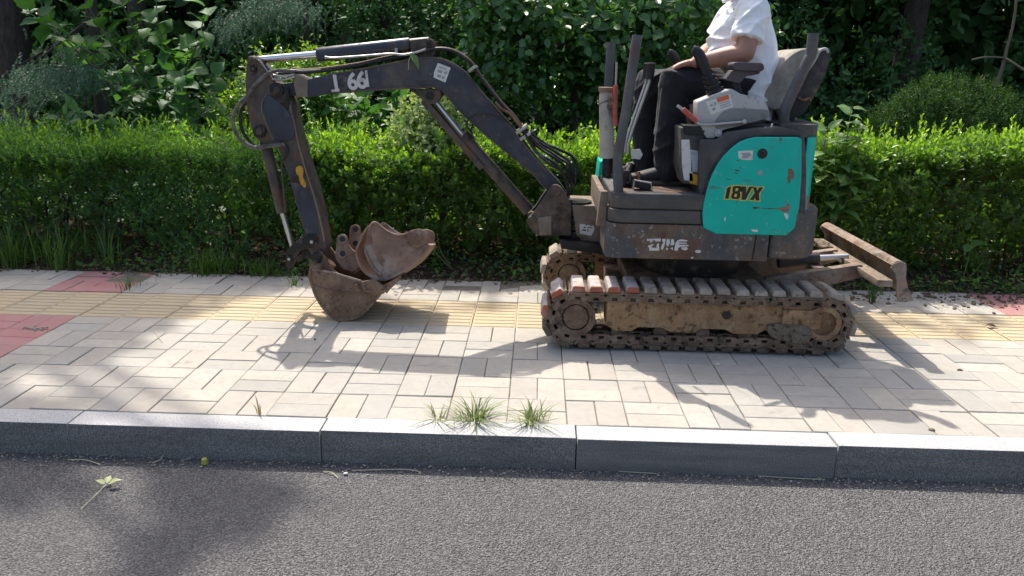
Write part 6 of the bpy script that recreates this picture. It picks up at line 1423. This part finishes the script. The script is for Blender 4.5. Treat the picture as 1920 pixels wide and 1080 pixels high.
# ---------------------------------------------------------------- grass, weeds, litter
def blades(name, centres, n, h, m, parent=None, spread=.05, lean=.5, wid=.006):
    """Curved grass blades: strips of three segments."""
    P, F, Rn = [], [], []; b = 0
    for (cx, cy, cz), hh in centres:
        for _ in range(n):
            a = random.random() * 6.28; r = abs(random.gauss(0, spread)); x, y = cx + r * math.cos(a), cy + r * math.sin(a)
            L = hh * random.uniform(.5, 1.15) * h; ln = random.uniform(.15, 1) * lean; d = Vector((math.cos(a + random.gauss(0, .6)), math.sin(a + random.gauss(0, .6)), 0)); s = Vector((-d.y, d.x, 0)); w = wid * random.uniform(.6, 1.2)
            for t, k in ((0, 1), (.35, .95), (.7, .7), (1, .06)):
                c = Vector((x, y, cz)) + d * (L * ln * t * t) + Vector((0, 0, L * (t - .38 * ln * t * t)))
                P += [tuple(c - s * w * k / 2), tuple(c + s * w * k / 2)]
            for i in range(3): F.append((b + 2 * i, b + 2 * i + 1, b + 2 * i + 3, b + 2 * i + 2))
            b += 8; Rn += [random.random()] * 3
    return np_mesh(name, np.array(P), np.array(F), m, parent, np.array(Rn))

def small_things():
    # grass at the hedge foot
    def clump(pts): return [((x, y, -.01), h) for x, y, h in pts]
    pts = [(random.uniform(-3.6, -2.25), random.uniform(2.16, 2.5), random.uniform(.7, 1.1)) for _ in range(46)]
    tag(blades('grass_clump', clump(pts), 16, .36, 'grass', None, .06, .8, .008), 'tall arching grass at the hedge foot on the left edge', 'grass', kind='stuff')
    pts = [(random.gauss(-1.58, .10), random.uniform(2.10, 2.35), random.uniform(.6, 1.1)) for _ in range(14)] + [(random.gauss(-1.30, .14), random.uniform(2.1, 2.4), random.uniform(.4, .8)) for _ in range(10)]
    tag(blades('grass_clump', clump(pts), 16, .22, 'grass', None, .05, .7, .006), 'short grass clump at the hedge foot left of the bucket', 'grass', kind='stuff')
    pts = [(random.uniform(-2.2, 4.2), random.gauss(2.2, .05), random.uniform(.3, .8)) for _ in range(70)]
    tag(blades('grass_fringe', clump(pts), 7, .13, 'grass', None, .05, .8, .005), 'thin grass fringe along the back edge of the paving', 'grass', kind='stuff')
    n = 5200; x = RNG.uniform(-3.8, 5.2, n); y = 2.2 + RNG.random(n) ** 1.2 * .45; keep = fbm(x * 1.8, y * 5, 23) > -.1; x, y = x[keep], y[keep]; n = len(x)
    D = RNG.normal(0, 1, (n, 3)); D[:, 2] = np.abs(D[:, 2]) * .6; N_ = RNG.normal(0, .5, (n, 3)); N_[:, 2] += 1
    tag(leaves('low_weeds', np.stack([x, y, soil_h(x, y) + RNG.random(n) ** 2 * .09], 1), D, N_, RNG.uniform(.02, .05, n), 'leaf_fine', None, .5), 'low leafy weeds spreading over the soil at the hedge foot', 'weeds', kind='stuff')
    # tufts growing in the joint behind the kerb and in other joints
    def tuft(label, x, y, n, h, m, spread=.03, lean=1.0, group='weed tufts in the paving joints'):
        o = blades('weed_tuft', [((x, y, -.004), 1.0)], n, h, m, None, spread, lean, .005); tag(o, label, 'weed', group)
    K = ((0.353,0.004,0.000), (0.581,0.020,0.000), (0.208,0.014,0.000))
    tuft('largest yellow-green weed tuft behind the kerb', K[0][0], K[0][1], 90, .115, 'weedgrass', .04, 1.9)
    tuft('round green weed tuft behind the kerb, right of the largest one', K[1][0], K[1][1], 80, .085, 'weedgrass', .035, 1.9)
    tuft('thin small weed tuft behind the kerb, left of the largest one', K[2][0], K[2][1], 26, .075, 'weedgrass', .03, 1.9)
    p = (-0.511,0.014,0.000); tuft('single dry sprig in the kerb joint near the left', p[0], p[1], 6, .08, 'straw', .008, .5)
    p = (-0.941,1.935,0.000); tuft('green grass tuft in the paving beside the bucket', p[0], p[1], 20, .10, 'grass', .03, 1.0)
    p = (2.657,1.893,0.000); tuft('bright green weed sprouting by the rear end of the track', p[0], p[1], 26, .17, 'grass', .02, .8)
    p = (-1.925,1.803,0.000); tuft('yellowish grass tuft at the edge of the red pavers', p[0], p[1], 34, .10, 'grass', .05, 1.1)
    # leaf litter on the soil and crumbs of soil on the paving edge
    n = 3600; x = RNG.uniform(-4.5, 5.5, n); y = 2.14 + np.abs(RNG.normal(0, .28, n)); z = soil_h(x, y) + RNG.uniform(.002, .02, n)
    D = RNG.normal(0, 1, (n, 3)); D[:, 2] *= .25; N_ = RNG.normal(0, .45, (n, 3)); N_[:, 2] += 1
    tag(leaves('leaf_litter', np.stack([x, y, z], 1), D, N_, RNG.uniform(.015, .045, n), 'litter', None, .5), 'dry leaf litter and twigs on the soil under the hedge', 'leaf litter', kind='stuff')
    bm = bmesh.new()
    for i in range(620):
        right = random.random() < .5
        x = random.uniform(2.4, 4.2) if right else random.uniform(-3.5, 4); y = random.gauss(2.02 if right else 2.16, .12 if right else .05); s = random.uniform(.003, .013)
        z = (0.0 if y < SOIL_Y else float(soil_h(np.array(x), np.array(y))))
        bmesh.ops.create_icosphere(bm, subdivisions=1, radius=s, matrix=Matrix.Translation((x, y, z + s * .4)) @ Matrix.Diagonal((random.uniform(.7, 1.5), random.uniform(.7, 1.4), .7, 1)))
    tag(finish_bm(bm, 'soil_crumbs', 'mud', ang=20), 'crumbs of soil scattered over the back edge of the paving', 'soil', kind='stuff')
    bm = bmesh.new()
    for i in range(700):
        s = random.uniform(.0015, .0045); x = random.uniform(-2.2, 3.2); y = -KERB_W - abs(random.gauss(0, .035)) - .004
        bmesh.ops.create_icosphere(bm, subdivisions=1, radius=s, matrix=Matrix.Translation((x, y, -.130 + s * .4)) @ Matrix.Diagonal((random.uniform(.8, 1.5), random.uniform(.8, 1.3), .7, 1)))
    tag(finish_bm(bm, 'road_grit', 'sand_pale', ang=20), 'fine grit gathered on the road along the kerb foot', 'grit', kind='stuff')
    # things lying on the road: leaf, yellow cap, twigs, stones
    lf = big_leaf_mesh('fallen_leaf', [.01, .22, .32, .30, .2, .08, .002], 'leaf_fallen', .1, .3)
    p = (-0.945,-0.365,-0.128); root = thing('fallen_leaf', (p[0], p[1], -.128), 'pale three-part fallen leaf with a long stalk lying on the road', 'leaf')
    for a, s in ((2.9, .036), (1.75, .038), (.30, .046)): place_leaf(lf, root, (p[0] + .012 * math.cos(a), p[1] + .012 * math.sin(a), -.116), (math.cos(a), math.sin(a), .35), (0, 0, 1), s, 'leaflet')
    t = (-0.953,-0.517,-0.128); tube('stalk', [(p[0], p[1], -.117), ((p[0] + t[0]) / 2, (p[1] + t[1]) / 2, -.122), (t[0], t[1], -.126)], .0016, 'straw_stalk', root, 5)
    p = (-0.667,-0.170,-0.130); cap = cyl('yellow_cap', (p[0], p[1], -.130), (p[0], p[1], -.106), .0125, 'cap', None, .0105, 18, .003); tag(cap, 'small greenish yellow cap standing on the road by the kerb', 'cap')
    tube('cap_rim', [(p[0] + .0118 * math.cos(a), p[1] + .0118 * math.sin(a), -.124) for a in [i * .5236 for i in range(13)]], .0015, 'cap', cap, 6, 1)
    tw = [('thin pale twig bent at the end, on the road below the weed tufts', (-0.096,-0.189,-0.127), (0.103,-0.171,-0.125), (0.167,-0.188,-0.127)), ('pale curved twig on the road near the left edge', (-1.194,-0.176,-0.127), (-1.127,-0.177,-0.124), (-1.054,-0.205,-0.127)), ('short curved twig on the road below the kerb joint', (-0.202,-0.204,-0.127), (-0.167,-0.215,-0.124), (-0.135,-0.248,-0.127)), ('thin straw on the road beneath the excavator', (0.915,-0.132,-0.127), (0.995,-0.140,-0.124), (1.056,-0.139,-0.127)), ('thin twig on the road at the left of the yellow cap', (-0.867,-0.180,-0.127), (-0.844,-0.162,-0.122), (-0.847,-0.122,-0.120)), ('long straw lying on the road near the right', (1.440,-0.131,-0.127), (1.557,-0.143,-0.125), (1.677,-0.144,-0.127)), ('white straw lying on the grey pavers at the left', (-1.397,0.987,0.004), (-1.330,0.892,0.006), (-1.271,0.813,0.004))]
    for lab, a, b, c in tw: tag(tube('twig', [a, b, c], .0018, 'straw_stalk', None, 5, 4), lab, 'twig', 'twigs on the ground')
    st = [('largest white pebble at the foot of the kerb', (0.527,-0.102,-0.122), .012), ('white pebble left of the largest one by the kerb', (0.490,-0.110,-0.126), .006), ('white chip on the road under the weed tufts', (-0.114,-0.216,-0.126), .007), ('pale pebble on the shaded pavers under the track', (1.463,0.713,0.004), .008), ('dark pebble on the pavers near the right kerb', (2.155,0.043,0.004), .010), ('brown pebble on the sunlit pavers at the right', (2.606,0.724,0.004), .010)]
    for i, (lab, p, s) in enumerate(st):
        bm = bmesh.new(); bmesh.ops.create_icosphere(bm, subdivisions=2, radius=s, matrix=Matrix.Translation(p) @ Matrix.Diagonal((1.3, 1, .7, 1)))
        for v in bm.verts: v.co += Vector((random.gauss(0, s * .09), random.gauss(0, s * .09), random.gauss(0, s * .07)))
        tag(finish_bm(bm, 'pebble', 'paper' if i < 4 else 'mud', ang=35), lab, 'pebble', 'pebbles')
    # a little heap of grit on the red pavers
    bm = bmesh.new(); p = (-2.010,0.965,0.000)
    for i in range(60):
        s = random.uniform(.003, .007); bmesh.ops.create_icosphere(bm, subdivisions=1, radius=s, matrix=Matrix.Translation((p[0] + random.gauss(0, .035), p[1] + random.gauss(0, .015), s * .6)))
    tag(finish_bm(bm, 'grit_heap', 'sand_pale', ang=20), 'little heap of pale grit on the red pavers', 'grit', kind='stuff')
    # leaf hanging on the boom hose
    lf2 = big_leaf_mesh('hanging_leaf', [.01, .18, .24, .2, .12, .002], 'leaf_weed', .2, .4)
    p = Vector((-0.087,1.362,1.406)); root = thing('hanging_leaf', p, 'green folded leaf hanging from the hose clamp on the boom', 'leaf')
    e = Vector((-0.042,1.355,1.343)); place_leaf(lf2, root, p, e - p, (.5, -.6, .3), (e - p).length * 1.05, 'blade'); tube('stalk', [p, p + Vector((-.012, -.004, -.03)), Vector((-0.101,1.360,1.334))], .0018, 'straw_stalk', root, 5)
    # dead leaves scattered on the paving
    q = [((3.058,1.990,0.003), .05, 'dark dry leaf on the yellow tiles near the right edge'), ((3.109,1.437,0.003), .06, 'brown curled leaf on the yellow tiles at the far right'), ((-0.525,0.885,0.003), .03, 'tiny dry leaf on the pavers under the arm shadow')]
    me = big_leaf_mesh('dry_leaf', LANCE, 'litter', .1, .5)
    for p, s, lab in q:
        r = thing('dry_leaf', p, lab, 'leaf', 'dry leaves on the paving'); place_leaf(me, r, Vector(p) + Vector((0, 0, .006)), (random.gauss(0, 1), random.gauss(0, 1), .05), (0, 0, 1), s, 'blade')
M['leaf_fallen'] = leafmat('fallen_leaf_blade', [(0.42, 0.46, 0.22), (0.50, 0.52, 0.28)], (1.1, 1.1, .7), .25, .55)
M['straw_stalk'] = plain('dry_stalk', (0.46, 0.42, 0.30), .8)
M['weedgrass'] = leafmat('low_weed', [(0.10, 0.165, 0.045), (0.18, 0.245, 0.075), (0.30, 0.30, 0.14)], (1.3, 1.3, .7), .35, .55)
M['cap'] = plain('yellow_plastic_cap', (0.42, 0.40, 0.08), .5)
M['sand_pale'] = plain('pale_grit', (0.38, 0.32, 0.25), .95)
small_things()
